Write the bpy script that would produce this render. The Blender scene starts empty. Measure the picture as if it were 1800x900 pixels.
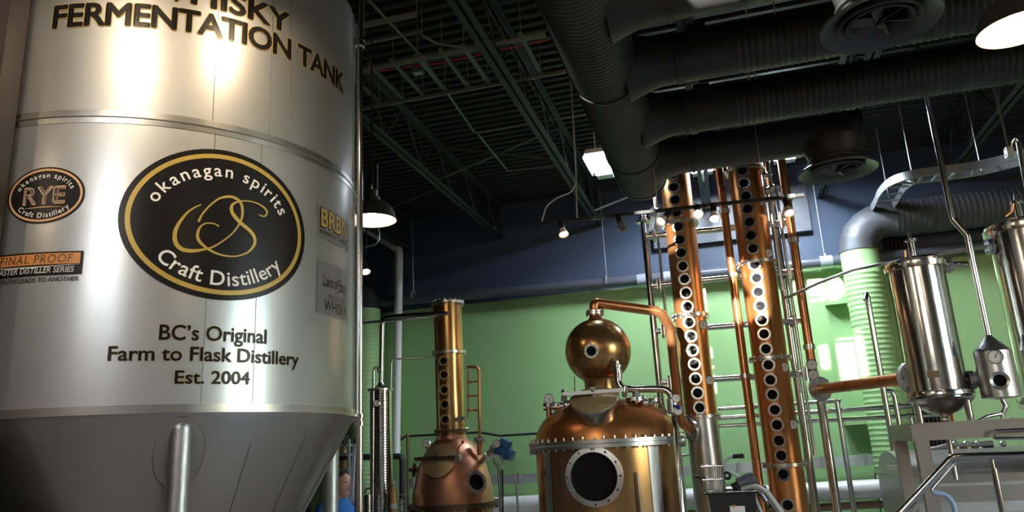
import bpy, bmesh, math, random
from mathutils import Vector, Matrix
random.seed(7)
PI = math.pi
scene = bpy.context.scene
COL = scene.collection
# ------------------------------------------------------------------ camera
F_PX, EYE = 1316.0, 1.7
YAW, PITCH, ROLL = math.radians(-15.4), math.radians(14.5), math.radians(-2.95)
fw = Vector((math.sin(YAW)*math.cos(PITCH), math.cos(YAW)*math.cos(PITCH), math.sin(PITCH)))
r0 = Vector((math.cos(YAW), -math.sin(YAW), 0.0)); u0 = r0.cross(fw)
rt = r0*math.cos(ROLL) + u0*math.sin(ROLL); up = -r0*math.sin(ROLL) + u0*math.cos(ROLL)
CAMP = Vector((0, 0, EYE))
cd = bpy.data.cameras.new('camera'); cam = bpy.data.objects.new('camera', cd); COL.objects.link(cam)
cd.sensor_width = 36.0; cd.lens = 36.0*F_PX/1800.0; cd.clip_start = 0.05; cd.clip_end = 200
m3 = Matrix((rt, up, -fw)).transposed()
cam.matrix_world = Matrix.Translation(CAMP) @ m3.to_4x4()
scene.camera = cam
def ray(px, py): return fw + rt*((px-900)/F_PX) - up*((py-450)/F_PX)
def P(px, py, Y):                       # the point of depth Y seen at a pixel
    d = ray(px, py); return CAMP + d*(Y/d.y)
def PZ(px, py, z):                      # the point of height z seen at a pixel
    d = ray(px, py); return CAMP + d*((z-EYE)/d.z)
def PXM(p): return F_PX/((Vector(p)-CAMP).dot(fw))   # pixels per metre there
# ------------------------------------------------------------------ world, sun, exposure
world = bpy.data.worlds.new('sky'); scene.world = world; world.use_nodes = True
wn = world.node_tree.nodes; wl = world.node_tree.links
sky = wn.new('ShaderNodeTexSky'); sky.sky_type = 'NISHITA'; sky.sun_disc = False
sky.sun_elevation = math.radians(32); sky.sun_rotation = math.radians(187); sky.air_density = 1.2
wl.new(sky.outputs[0], wn['Background'].inputs[0]); wn['Background'].inputs[1].default_value = 3.2
SUN_DIR = Vector((0.12, 0.985, -0.085)).normalized()
sl = bpy.data.lights.new('sun', 'SUN'); sl.energy = 42.0; sl.angle = 0.006; sl.color = (1.0, 0.95, 0.86)
so = bpy.data.objects.new('sun', sl); COL.objects.link(so); so.location = (-3, -12, 6)
so.rotation_euler = SUN_DIR.to_track_quat('-Z', 'Y').to_euler()
vs = scene.view_settings; vs.view_transform = 'Standard'; vs.look = 'None'; vs.gamma = 1.0
vs.use_curve_mapping = False; vs.exposure = 0.3
scene.cycles.use_denoising = True
scene.cycles.max_bounces = 8; scene.cycles.sample_clamp_indirect = 6.0
scene.cycles.caustics_reflective = False; scene.cycles.caustics_refractive = False
# ------------------------------------------------------------------ materials
M = {}
def mat(name, col, metal=0.0, rough=0.5, var=0.12, nscale=6.0, rvar=0.06, bump=0.0, bscale=60.0, stretch=(1, 1, 1), coat=0.0, emit=0.0, ecol=None, spec=None):
    m = bpy.data.materials.new(name); m.use_nodes = True; nt = m.node_tree; n = nt.nodes; l = nt.links
    b = n['Principled BSDF']; b.inputs['Metallic'].default_value = metal; b.inputs['Coat Weight'].default_value = coat
    if spec is not None: b.inputs['Specular IOR Level'].default_value = spec
    tc = n.new('ShaderNodeTexCoord'); mp = n.new('ShaderNodeMapping'); mp.inputs['Scale'].default_value = stretch
    l.new(tc.outputs['Object'], mp.inputs['Vector'])
    nz = n.new('ShaderNodeTexNoise'); nz.inputs['Scale'].default_value = nscale; nz.inputs['Detail'].default_value = 5
    l.new(mp.outputs[0], nz.inputs['Vector'])
    mx = n.new('ShaderNodeMix'); mx.data_type = 'RGBA'
    mx.inputs['A'].default_value = tuple(c*(1-var) for c in col)+(1,); mx.inputs['B'].default_value = tuple(min(1, c*(1+var)) for c in col)+(1,)
    l.new(nz.outputs['Fac'], mx.inputs['Factor']); l.new(mx.outputs['Result'], b.inputs['Base Color'])
    mr = n.new('ShaderNodeMapRange'); mr.inputs['To Min'].default_value = max(0.02, rough-rvar); mr.inputs['To Max'].default_value = rough+rvar
    l.new(nz.outputs['Fac'], mr.inputs['Value']); l.new(mr.outputs[0], b.inputs['Roughness'])
    if bump:
        nb = n.new('ShaderNodeTexNoise'); nb.inputs['Scale'].default_value = bscale; nb.inputs['Detail'].default_value = 3
        l.new(mp.outputs[0], nb.inputs['Vector'])
        bp = n.new('ShaderNodeBump'); bp.inputs['Strength'].default_value = bump; bp.inputs['Distance'].default_value = 0.01
        l.new(nb.outputs['Fac'], bp.inputs['Height']); l.new(bp.outputs[0], b.inputs['Normal'])
    if emit:
        b.inputs['Emission Color'].default_value = tuple(ecol or col)+(1,); b.inputs['Emission Strength'].default_value = emit
    M[name] = m
    return m
mat('tank_steel', (0.56, 0.56, 0.555), 1.0, 0.55, 0.03, 2.5, 0.015, stretch=(1, 1, 4))
mat('band_steel', (0.62, 0.60, 0.57), 1.0, 0.32, 0.10, 9, 0.06)
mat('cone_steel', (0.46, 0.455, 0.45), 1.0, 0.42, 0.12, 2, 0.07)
mat('leg_steel', (0.50, 0.50, 0.49), 1.0, 0.42, 0.12, 14, 0.08, bump=0.15, bscale=120)
mat('weld_line', (0.16, 0.15, 0.14), 0.9, 0.4)
mat('steel', (0.66, 0.655, 0.64), 1.0, 0.16, 0.06, 8, 0.05)
mat('steel_soft', (0.60, 0.60, 0.59), 1.0, 0.30, 0.08, 8, 0.06)
mat('steel_dull', (0.45, 0.46, 0.46), 0.9, 0.45, 0.15, 10, 0.08)
mat('strut_paint', (0.17, 0.20, 0.175), 0.4, 0.5)
mat('galvanised', (0.55, 0.58, 0.60), 0.8, 0.42, 0.15, 18, 0.08)
mat('copper', (0.50, 0.215, 0.075), 0.85, 0.32, 0.16, 5, 0.04)
mat('copper_bright', (0.58, 0.26, 0.10), 0.85, 0.31, 0.14, 6, 0.04)
mat('copper_pipe', (0.52, 0.22, 0.09), 0.85, 0.28, 0.12, 9, 0.02)
mat('copper_rosy', (0.62, 0.30, 0.18), 0.82, 0.36, 0.16, 4, 0.08, bump=0.06, bscale=14)
mat('brass', (0.47, 0.275, 0.115), 0.88, 0.25, 0.10, 3, 0.03)
mat('brass_lid', (0.50, 0.38, 0.21), 0.55, 0.42, 0.14, 12, 0.08)
mat('bronze_dark', (0.16, 0.11, 0.07), 0.9, 0.45, 0.2, 10)
mat('porthole_glass', (0.010, 0.010, 0.012), 0.0, 0.08, 0.1, 4, 0.02, spec=0.12)
mat('vessel_steel', (0.40, 0.375, 0.35), 0.9, 0.36, 0.18, 1.2, 0.06)
mat('platform_steel', (0.34, 0.29, 0.25), 0.6, 0.42, 0.12, 3)
mat('gauge_face', (0.80, 0.78, 0.74), 0.0, 0.35, 0.05)
mat('black_print', (0.009, 0.008, 0.009), 0.0, 0.30, 0.1, 4, 0.03, spec=0.25)
mat('gold_print', (0.50, 0.35, 0.07), 0.1, 0.35, 0.06)
mat('peach_print', (0.72, 0.42, 0.20), 0.0, 0.35, 0.06)
mat('orange_print', (0.68, 0.27, 0.07), 0.0, 0.35, 0.06)
mat('white_print', (0.85, 0.83, 0.80), 0.0, 0.4, 0.04)
mat('grey_print', (0.20, 0.20, 0.205), 0.2, 0.40, 0.06)
mat('dark_grey_print', (0.07, 0.07, 0.07), 0.0, 0.35, 0.06)
mat('black_metal', (0.014, 0.014, 0.016), 0.0, 0.6, 0.2, 10, spec=0.25)
mat('pipe_sunlit', (0.26, 0.29, 0.33), 0.0, 0.4, 0.1, 6)  # paler than the pipe: sun patches put into the colour
mat('black_plastic', (0.014, 0.015, 0.018), 0.0, 0.35, 0.2, 8)
mat('duct_black', (0.034, 0.035, 0.036), 0.15, 0.5, 0.15, 5, 0.08)
mat('deck_black', (0.022, 0.023, 0.024), 0.2, 0.55, 0.2, 3)
mat('joist_paint', (0.040, 0.048, 0.044), 0.2, 0.5, 0.2, 6)
mat('duct_grey', (0.085, 0.09, 0.10), 0.2, 0.5, 0.12, 5)
mat('duct_green', (0.29, 0.49, 0.215), 0.0, 0.45, 0.06, 3)
mat('pipe_navy', (0.075, 0.085, 0.11), 0.0, 0.4, 0.15, 5)
mat('pvc_white', (0.70, 0.72, 0.74), 0.0, 0.4, 0.06, 6)
mat('pipe_wrap', (0.62, 0.62, 0.62), 0.2, 0.5, 0.1, 9, bump=0.2, bscale=30)
mat('iron_dark', (0.035, 0.035, 0.038), 0.5, 0.5, 0.2, 9)
mat('rubber', (0.02, 0.02, 0.02), 0.0, 0.6)
mat('blue_motor', (0.05, 0.17, 0.38), 0.1, 0.4, 0.2, 8)
mat('blue_handle', (0.02, 0.05, 0.45), 0.0, 0.4)
mat('red_paint', (0.45, 0.02, 0.02), 0.0, 0.4)
mat('hose_clear', (0.55, 0.62, 0.60), 0.0, 0.3, 0.1)
mat('hose_blue', (0.30, 0.45, 0.65), 0.0, 0.35, 0.1)
mat('hose_black', (0.02, 0.02, 0.022), 0.0, 0.45)
mat('shade_black', (0.045, 0.043, 0.040), 0.3, 0.42, 0.3, 12)
mat('shade_white', (0.80, 0.74, 0.62), 0.0, 0.45, 0.04)
mat('bulb_warm', (1.0, 0.8, 0.5), 0, 0.4, 0.02, emit=14.0, ecol=(1.0, 0.66, 0.30))
mat('spot_warm', (1.0, 0.9, 0.75), 0, 0.4, 0.02, emit=3.5, ecol=(1.0, 0.84, 0.60))
mat('tube_cool', (0.9, 0.95, 1.0), 0, 0.4, 0.02, emit=30.0, ecol=(0.80, 0.90, 1.0))
mat('tube_cool_strong', (0.9, 0.95, 1.0), 0, 0.4, 0.02, emit=230.0, ecol=(0.80, 0.90, 1.0))
mat('partition_brown', (0.036, 0.026, 0.018), 0.0, 0.6, 0.25, 3, stretch=(1, 1, 0.2))
mat('partition_trim', (0.018, 0.013, 0.010), 0.0, 0.6, 0.2, 5)
mat('wall_beige', (0.50, 0.46, 0.41), 0.0, 0.7, 0.08, 2)
mat('wall_wood', (0.34, 0.15, 0.055), 0.0, 0.5, 0.3, 3, stretch=(1, 1, 0.1))
mat('concrete', (0.40, 0.38, 0.355), 0.0, 0.45, 0.2, 2.5, bump=0.1)
mat('skin', (0.56, 0.31, 0.23), 0.0, 0.5, 0.08, 12)
mat('hair', (0.03, 0.022, 0.018), 0.0, 0.6, 0.2, 30)
mat('shirt_blue', (0.02, 0.17, 0.55), 0.0, 0.75, 0.15, 10)
mat('trousers', (0.03, 0.03, 0.04), 0.0, 0.8, 0.2, 10)
mat('paper_blue', (0.55, 0.58, 0.72), 0.0, 0.6, 0.06)
mat('amber_liquid', (0.60, 0.32, 0.11), 0.0, 0.2, 0.1, 5)
mat('clear_plastic', (0.62, 0.66, 0.64), 0.0, 0.2, 0.05)
mat('window_frame', (0.06, 0.06, 0.065), 0.3, 0.4)
def two_lobe(name, rough2, fac):             # brushed sheet: a broad lobe with a tighter one on top
    m = M[name]; n = m.node_tree.nodes; l = m.node_tree.links; b = n['Principled BSDF']; g = n.new('ShaderNodeBsdfAnisotropic'); g.inputs['Roughness'].default_value = rough2
    l.new(b.inputs['Base Color'].links[0].from_socket, g.inputs['Color']); x = n.new('ShaderNodeMixShader'); x.inputs[0].default_value = fac
    l.new(b.outputs[0], x.inputs[1]); l.new(g.outputs[0], x.inputs[2]); l.new(x.outputs[0], n['Material Output'].inputs[0])
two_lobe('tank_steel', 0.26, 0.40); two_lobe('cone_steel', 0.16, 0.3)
def glass_mat():
    m = bpy.data.materials.new('window_glass'); m.use_nodes = True; n = m.node_tree.nodes; l = m.node_tree.links
    n.remove(n['Principled BSDF']); t = n.new('ShaderNodeBsdfTransparent'); g = n.new('ShaderNodeBsdfGlossy'); g.inputs['Roughness'].default_value = 0.02
    x = n.new('ShaderNodeMixShader'); x.inputs[0].default_value = 0.06
    l.new(t.outputs[0], x.inputs[1]); l.new(g.outputs[0], x.inputs[2]); l.new(x.outputs[0], n['Material Output'].inputs[0]); M['window_glass'] = m
glass_mat()
def back_wall_mat():                      # navy paint above, mint green below a painted line
    m = mat('wall_back_paint', (0.3, 0.5, 0.25), 0, 0.5); n = m.node_tree.nodes; l = m.node_tree.links; b = n['Principled BSDF']
    tc = n.new('ShaderNodeTexCoord'); sp = n.new('ShaderNodeSeparateXYZ'); l.new(tc.outputs['Object'], sp.inputs[0])
    gt = n.new('ShaderNodeMath'); gt.operation = 'GREATER_THAN'; gt.inputs[1].default_value = 4.27; l.new(sp.outputs['Z'], gt.inputs[0])
    nz = n.new('ShaderNodeTexNoise'); nz.inputs['Scale'].default_value = 0.8; nz.inputs['Detail'].default_value = 6; l.new(tc.outputs['Object'], nz.inputs['Vector'])
    g = n.new('ShaderNodeMix'); g.data_type = 'RGBA'; g.inputs['A'].default_value = (0.265, 0.465, 0.195, 1); g.inputs['B'].default_value = (0.305, 0.515, 0.235, 1)
    l.new(nz.outputs['Fac'], g.inputs['Factor'])
    x = n.new('ShaderNodeMix'); x.data_type = 'RGBA'; x.inputs['B'].default_value = (0.040, 0.064, 0.112, 1)
    l.new(gt.outputs[0], x.inputs['Factor']); l.new(g.outputs['Result'], x.inputs['A']); l.new(x.outputs['Result'], b.inputs['Base Color'])
back_wall_mat()
# ------------------------------------------------------------------ mesh helpers
def frame(ax):
    ax = Vector(ax).normalized(); h = Vector((0, 0, 1)) if abs(ax.z) < 0.9 else Vector((0, 1, 0))
    a = h.cross(ax).normalized(); return a, ax.cross(a), ax
class MB:
    def __init__(s): s.v = []; s.f = []; s.mi = []
    def add(s, vs, fs, mi=0):
        o = len(s.v); s.v += [Vector(p) for p in vs]; s.f += [tuple(i+o for i in q) for q in fs]; s.mi += [mi]*len(fs); return s
    def box(s, c, d, ax=None, mi=0):
        c = Vector(c); X, Y, Z = ax if ax else (Vector((1, 0, 0)), Vector((0, 1, 0)), Vector((0, 0, 1)))
        vs = [c+X*(i*d[0]/2)+Y*(j*d[1]/2)+Z*(k*d[2]/2) for i in (-1, 1) for j in (-1, 1) for k in (-1, 1)]
        return s.add(vs, [(0, 1, 3, 2), (4, 6, 7, 5), (0, 4, 5, 1), (2, 3, 7, 6), (0, 2, 6, 4), (1, 5, 7, 3)], mi)
    def beam(s, a, b, w, h):               # a box beam from a to b
        a, b = Vector(a), Vector(b); X, Y, Z = frame(b-a); return s.box((a+b)/2, (w, h, (b-a).length), (X, Y, Z))
    def lathe(s, prof, o=(0, 0, 0), ax=(0, 0, 1), seg=32, closed=False, a0=0.0, a1=2*PI, caps=True):
        X, Y, Z = frame(ax); o = Vector(o); full = abs(a1-a0-2*PI) < 1e-6; n = seg if full else seg+1; vs = []; fs = []
        for (r, z) in prof:
            for k in range(n):
                t = a0+(a1-a0)*k/seg; vs.append(o+Z*z+(X*math.cos(t)+Y*math.sin(t))*r)
        L = len(prof)
        for i in range(L if closed else L-1):
            j = (i+1) % L
            for k in range(seg):
                q = (k+1) % n; fs.append((i*n+k, i*n+q, j*n+q, j*n+k))
        if full and not closed and caps:
            if prof[0][0] > 1e-6: fs.append(tuple(range(n-1, -1, -1)))
            if prof[-1][0] > 1e-6: fs.append(tuple((L-1)*n+k for k in range(n)))
        return s.add(vs, fs)
    def cyl(s, a, b, r, seg=16, r2=None):
        a, b = Vector(a), Vector(b); return s.lathe([(r, 0), (r if r2 is None else r2, (b-a).length)], a, b-a, seg)
    def torus(s, o, ax, R, r, seg=32, sub=8):
        return s.lathe([(R+r*math.cos(2*PI*k/sub), r*math.sin(2*PI*k/sub)) for k in range(sub)], o, ax, seg, True)
    def ring(s, o, ax, ro, ri, t, seg=32): # flat washer, thickness t centred on o
        return s.lathe([(ri, -t/2), (ro, -t/2), (ro, t/2), (ri, t/2)], o, ax, seg, True)
    def sphere(s, c, r, seg=24, n=12, sc=(1, 1, 1)):
        o = len(s.v); s.lathe([(max(1e-7, r*math.sin(PI*i/n)), -r*math.cos(PI*i/n)) for i in range(n+1)], (0, 0, 0), (0, 0, 1), seg)
        for i in range(o, len(s.v)): p = s.v[i]; s.v[i] = Vector((p.x*sc[0], p.y*sc[1], p.z*sc[2]))+Vector(c)
        return s
    def tube(s, path, r, seg=12, fil=0.0, caps=True, fn=6):
        pts = fillet(path, fil, fn) if fil else [Vector(p) for p in path]; n = len(pts); vs = []; fs = []
        t0 = (pts[1]-pts[0]).normalized(); X, Y, _ = frame(t0)
        for i, p in enumerate(pts):
            t = (pts[min(i+1, n-1)]-pts[max(i-1, 0)]).normalized(); X = (X-t*X.dot(t)).normalized(); Y = t.cross(X)
            rr = r[i] if isinstance(r, (list, tuple)) else r
            vs += [p+(X*math.cos(2*PI*k/seg)+Y*math.sin(2*PI*k/seg))*rr for k in range(seg)]
        for i in range(n-1): fs += [(i*seg+k, i*seg+(k+1) % seg, (i+1)*seg+(k+1) % seg, (i+1)*seg+k) for k in range(seg)]
        if caps: fs += [tuple(range(seg-1, -1, -1)), tuple((n-1)*seg+k for k in range(seg))]
        return s.add(vs, fs)
    def bolts(s, o, ax, R, n, r=0.012, h=0.02, a0=0.0, seg=6):
        X, Y, Z = frame(ax); o = Vector(o)
        for k in range(n):
            t = a0+2*PI*k/n; c = o+(X*math.cos(t)+Y*math.sin(t))*R; s.lathe([(r, -h/2), (r, h/2), (r*0.5, h*0.8)], c, ax, seg)
        return s
def fillet(path, rad, n=6):
    p = [Vector(q) for q in path]; out = [p[0]]
    for i in range(1, len(p)-1):
        a, b = p[i-1]-p[i], p[i+1]-p[i]; la, lb = a.length, b.length; a = a/la; b = b/lb; ang = a.angle(b)
        if ang > PI-0.02: out.append(p[i]); continue
        d = min(rad/math.tan(ang/2), la*0.48, lb*0.48); rr = d*math.tan(ang/2); bis = (a+b).normalized(); c = p[i]+bis*(rr/math.sin(ang/2))
        s, e = p[i]+a*d-c, p[i]+b*d-c; ax = s.cross(e).normalized(); th = s.angle(e)
        for k in range(n+1): out.append(c+Matrix.Rotation(th*k/n, 3, ax) @ s)
    out.append(p[-1]); return out
ORG = {}
def mesh_of(name, mb, mats, org=Vector((0, 0, 0)), smooth=True, ang=38):
    me = bpy.data.meshes.new(name); me.from_pydata([v-org for v in mb.v], [], mb.f)
    for m in (mats if isinstance(mats, (list, tuple)) else [mats]): me.materials.append(M[m])
    if isinstance(mats, (list, tuple)): me.polygons.foreach_set('material_index', mb.mi)
    me.validate()
    if smooth:
        me.polygons.foreach_set('use_smooth', [True]*len(me.polygons)); me.set_sharp_from_angle(angle=math.radians(ang))
    me.update(); return me
def link(name, data, parent=None):
    o = bpy.data.objects.new(name, data); COL.objects.link(o)
    if parent: o.parent = parent
    return o
def tag(o, label, cat, group=None, kind=None):
    if label: o['label'] = label
    if cat: o['category'] = cat
    if group: o['group'] = group
    if kind: o['kind'] = kind
    return o
def thing(name, label, cat, loc=(0, 0, 0), group=None, kind=None):
    o = link(name, None); o.location = loc; o.empty_display_size = 0.1; ORG[o] = Vector(loc); return tag(o, label, cat, group, kind)
def part(name, mb, mat, parent, label=None, ang=38):     # mesh given in world space, stored about its thing's origin
    org = ORG[parent]; o = link(name, mesh_of(name, mb, mat, org, ang=ang), parent); ORG[o] = org
    if label: o['label'] = label
    return o
def inst(name, me, parent, loc, ax=None, rot=None):      # shared mesh, its local +Z turned to ax, at a world place
    o = link(name, me, parent); o.location = Vector(loc)-ORG[parent]; ORG[o] = Vector(loc)
    if ax is not None: X, Y, Z = frame(ax); o.rotation_mode = 'QUATERNION'; o.rotation_quaternion = Matrix((X, Y, Z)).transposed().to_quaternion()
    if rot is not None: o.rotation_mode = 'QUATERNION'; o.rotation_quaternion = rot.to_quaternion()
    return o
def sub(name, me, parent):                               # sub-part sharing its part's frame
    o = link(name, me, parent); ORG[o] = ORG[parent]; return o
def solo(name, mb, mat, label, cat, group=None, kind=None, ang=38):   # a thing that is one mesh
    c = Vector(mb.v[0]); lo = Vector((min(v.x for v in mb.v), min(v.y for v in mb.v), min(v.z for v in mb.v))); hi = Vector((max(v.x for v in mb.v), max(v.y for v in mb.v), max(v.z for v in mb.v)))
    c = Vector(((lo.x+hi.x)/2, (lo.y+hi.y)/2, lo.z)); o = link(name, mesh_of(name, mb, mat, c, ang=ang)); o.location = c; ORG[o] = c
    return tag(o, label, cat, group, kind)
def struct(name, mb, mat, label=None, ang=38):
    o = link(name, mesh_of(name, mb, mat, ang=ang)); ORG[o] = Vector((0, 0, 0)); o['kind'] = 'structure'
    if label: o['label'] = label
    return o
# ================================================================== the room
YB, XL, XR, YF, DECK, JB = 12.5, -7.4, 8.0, -5.0, 6.02, 5.40
struct('floor', MB().box(((XL+XR)/2, (YB+YF)/2, -0.05), (XR-XL+0.6, YB-YF+0.6, 0.1)), 'concrete', 'grey concrete floor')
struct('wall_back', MB().box(((XL+XR)/2, YB+0.1, 3.05), (XR-XL+0.4, 0.2, 6.1)), 'wall_back_paint', 'back wall, mint green below and navy above')
struct('wall_left', MB().box((XL-0.1, (YB+YF)/2, 3.05), (0.2, YB-YF, 6.1)), 'partition_brown', 'dark brown side wall')
def holed_wall(name, mat_, plane, a0, a1, z0, z1, holes, thick, label):
    # wall in a vertical plane ('x', X) or ('y', Y) with rectangular openings (a, b, zlo, zhi)
    mb = MB(); A = sorted({a0, a1} | {h[0] for h in holes} | {h[1] for h in holes}); Z = sorted({z0, z1} | {h[2] for h in holes} | {h[3] for h in holes})
    for i in range(len(A)-1):
        for j in range(len(Z)-1):
            ca, cz = (A[i]+A[i+1])/2, (Z[j]+Z[j+1])/2
            if any(h[0] < ca < h[1] and h[2] < cz < h[3] for h in holes): continue
            d = (A[i+1]-A[i], Z[j+1]-Z[j])
            if plane[0] == 'x': mb.box((plane[1], ca, cz), (thick, d[0], d[1]))
            else: mb.box((ca, plane[1], cz), (d[0], thick, d[1]))
    return struct(name, mb, mat_, label)
NW = [0]
def window(plane, h, bars, rows, side):
    NW[0] += 1; a, b, zl, zh = h; fr = MB(); gl = MB(); w = 0.05
    def bx(mb, ca, cz, da, dz, t):
        mb.box((plane[1], ca, cz) if plane[0] == 'x' else (ca, plane[1], cz), (t, da, dz) if plane[0] == 'x' else (da, t, dz))
    for c in (a+w/2, b-w/2): bx(fr, c, (zl+zh)/2, w, zh-zl, 0.10)
    for c in (zl+w/2, zh-w/2): bx(fr, (a+b)/2, c, b-a, w, 0.10)
    for k in range(1, bars): bx(fr, a+(b-a)*k/bars, (zl+zh)/2, 0.04, zh-zl, 0.06)
    for k in range(1, rows): bx(fr, (a+b)/2, zl+(zh-zl)*k/rows, b-a, 0.04, 0.06)
    o = struct('window_%d' % NW[0], fr, 'window_frame', 'dark framed window')
    me = {}
    for i in range(bars):
        for j in range(rows):
            g = MB(); bx(g, a+(b-a)*(i+0.5)/bars, zl+(zh-zl)*(j+0.5)/rows, (b-a)/bars-0.01, (zh-zl)/rows-0.01, 0.008); part('pane', g, 'window_glass', o)
    pl = bpy.data.lights.new('daylight_portal', 'AREA'); pl.shape = 'RECTANGLE'; pl.size = b-a; pl.size_y = zh-zl; pl.cycles.is_portal = True
    po = bpy.data.objects.new('daylight_portal', pl); COL.objects.link(po)
    po.location = (plane[1]+side[0]*0.14, (a+b)/2, (zl+zh)/2) if plane[0] == 'x' else ((a+b)/2, plane[1]+side[1]*0.14, (zl+zh)/2)
    po.rotation_euler = Vector(side).to_track_quat('-Z', 'Y').to_euler()
# unseen high front panes, shaped to cast sun patches, and the tall side windows
patches = [(1471, 1509, 596, 673), (1417, 1445, 481, 527), (1449, 1486, 479, 525), (1249, 1268, 612, 689), (1232, 1252, 500, 545), (1330, 1404, 485, 535), (1322, 1372, 550, 640), (1440, 1450, 606, 646)]
high = []
for (x0, x1, y0, y1) in patches:
    a = P((x0+x1)/2, y0, YB); b = P((x0+x1)/2, y1, YB); hw = (x1-x0)/2/PXM(a); t = (YB-YF)/SUN_DIR.y
    xc = a.x-SUN_DIR.x*t; dz = -SUN_DIR.z*t; high.append((xc-hw-0.05, xc+hw+0.05, b.z+dz-0.05, min(5.95, a.z+dz+0.05)))
low = [(1.0, 2.5, 0.9, 4.7), (2.9, 4.4, 0.9, 4.7)]
holed_wall('wall_right', 'wall_beige', ('x', XR+0.06), YF, YB, 0, 6.1, low, 0.12, 'beige side wall with windows')
for h in low: window(('x', XR+0.06), h, 2, 4, (-1, 0, 0))
fwin = []
holed_wall('wall_front', 'wall_beige', ('y', YF-0.06), XL, XR, 0, 6.1, fwin+high, 0.12, 'beige wall with unseen panes shaped for the sun patches')
for h in fwin: window(('y', YF-0.06), h, 2, 3, (0, 1, 0))
for h in high: window(('y', YF-0.06), h, 1, 1, (0, 1, 0))
struct('trim_1', MB().box((-3.2, YF+0.03, 1.2), (8.2, 0.06, 2.4)), 'wall_wood', 'unseen wood panelling added for an orange reflection on the tank')  # added out of view to give the tank cone its warm reflection
# steel roof deck: trapezoid ribs running along X
mb = MB(); pitch = 0.16; y = YF; prof = []
while y < YB: prof += [(y, 0), (y+0.06, 0), (y+0.08, 0.045), (y+0.14, 0.045)]; y += pitch
prof.append((YB, 0)); n = len(prof)
vs = [Vector((XL, a, DECK+h)) for a, h in prof]+[Vector((XR, a, DECK+h)) for a, h in prof]
mb.add(vs, [(i, i+1, n+i+1, n+i) for i in range(n-1)]); mb.box(((XL+XR)/2, (YF+YB)/2, DECK+0.12), (XR-XL+0.4, YB-YF+0.4, 0.1))
struct('ceiling', mb, 'deck_black', 'black ribbed steel roof deck', 20)
# bump-out panel on the navy wall
a = P(1150, 437, YB-0.12); b = P(1418, 345, YB-0.12)
struct('trim_2', MB().box(((a.x+b.x)/2, YB-0.06, (a.z+b.z)/2+0.1), (b.x-a.x, 0.12, b.z-a.z+0.2)), 'pipe_navy', 'navy panel on the back wall')
# brown partition touching the fermentation tank
d = ray(10, 210); e = P(10, 210, 2.60); e.z = 0; dirl = Vector((-1.0, -0.35, 0)).normalized(); nrm = Vector((-dirl.y, dirl.x, 0))
struct('wall_divider', MB().box(e+dirl*1.6+Vector((0, 0, 2.9)), (3.05, 0.12, 5.8), (dirl, nrm, Vector((0, 0, 1)))), 'partition_brown', 'dark brown partition beside the tank')
struct('trim_3', MB().box(e+dirl*0.035+Vector((0, 0, 2.9)), (0.07, 0.16, 5.8), (dirl, nrm, Vector((0, 0, 1)))), 'partition_trim', 'dark edge post of the partition')
# open web joists
def joist_meshes():
    ch = MB()
    for s in (-1, 1): ch.box((s*0.045, 0, 0.0), (0.06, YB-YF-0.02, 0.008)); ch.box((s*0.018, 0, 0.03), (0.008, YB-YF-0.02, 0.06))
    return mesh_of('bottom_chord', ch, 'joist_paint')
CH = joist_meshes()
dz = DECK-JB-0.07; rod_v = mesh_of('web_rod', MB().cyl((0, 0, 0), (0, 0, dz), 0.011, 6), 'joist_paint')
ld = math.hypot(0.5, dz); rod_d = mesh_of('web_rod', MB().cyl((0, 0, 0), (0, 0, ld), 0.012, 6), 'joist_paint')
JX = [(-7.15, 'beyond the tank, leftmost of all'), (-5.45, 'behind the left pendant lamp'), (-3.62, 'between the pendant lamp and the hanging strut grid'), (-1.83, 'left of the big black trunk duct'), (0.0, 'above the branch ducts, over the copper columns'), (1.8, 'above the branch ducts, over the near diffuser'), (3.6, 'at far right above the curved cable tray'), (5.4, 'outermost on the right')]
for x, wh in JX:
    t = thing('roof_joist', 'dark open web steel roof joist '+wh, 'joist', (x, (YB+YF)/2, JB), 'open web roof joists')
    inst('bottom_chord', CH, t, (x, (YB+YF)/2, JB))
    o = inst('top_chord', CH, t, (x, (YB+YF)/2, DECK-0.004)); o.rotation_euler = (0, PI, 0)
    y = 12.15
    while y > 4.8:
        inst('web_rod', rod_v, t, (x, y, JB+0.04))
        for s in (-1, 1): inst('web_rod', rod_d, t, (x, y, JB+0.04), Vector((0, s*0.5 if y+s*0.5 < YB-0.05 else 0.25, dz)))
        y -= 1.12
# bridging bars between joists
for i, (pts, lb) in enumerate([(((-1.83, 11.75, JB+0.04), (0.0, 11.75, DECK-0.08)), 'pale angle bridging bar rising right from the joist beside the bright light'),
        (((-3.62, 9.3, DECK-0.08), (-1.83, 9.3, JB+0.05)), 'dark bridging bar falling right between two joists'), (((-3.62, 9.36, JB+0.05), (-1.83, 9.36, DECK-0.08)), 'dark bridging bar rising right between two joists'),
        (((-5.45, 10.6, JB+0.05), (-3.62, 10.6, DECK-0.08)), 'dark bridging bar behind the pendant lamp')]):
    solo('bridging_bar', MB().beam(pts[0], pts[1], 0.05, 0.02), 'joist_paint' if i else 'galvanised', lb, 'brace')
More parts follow.
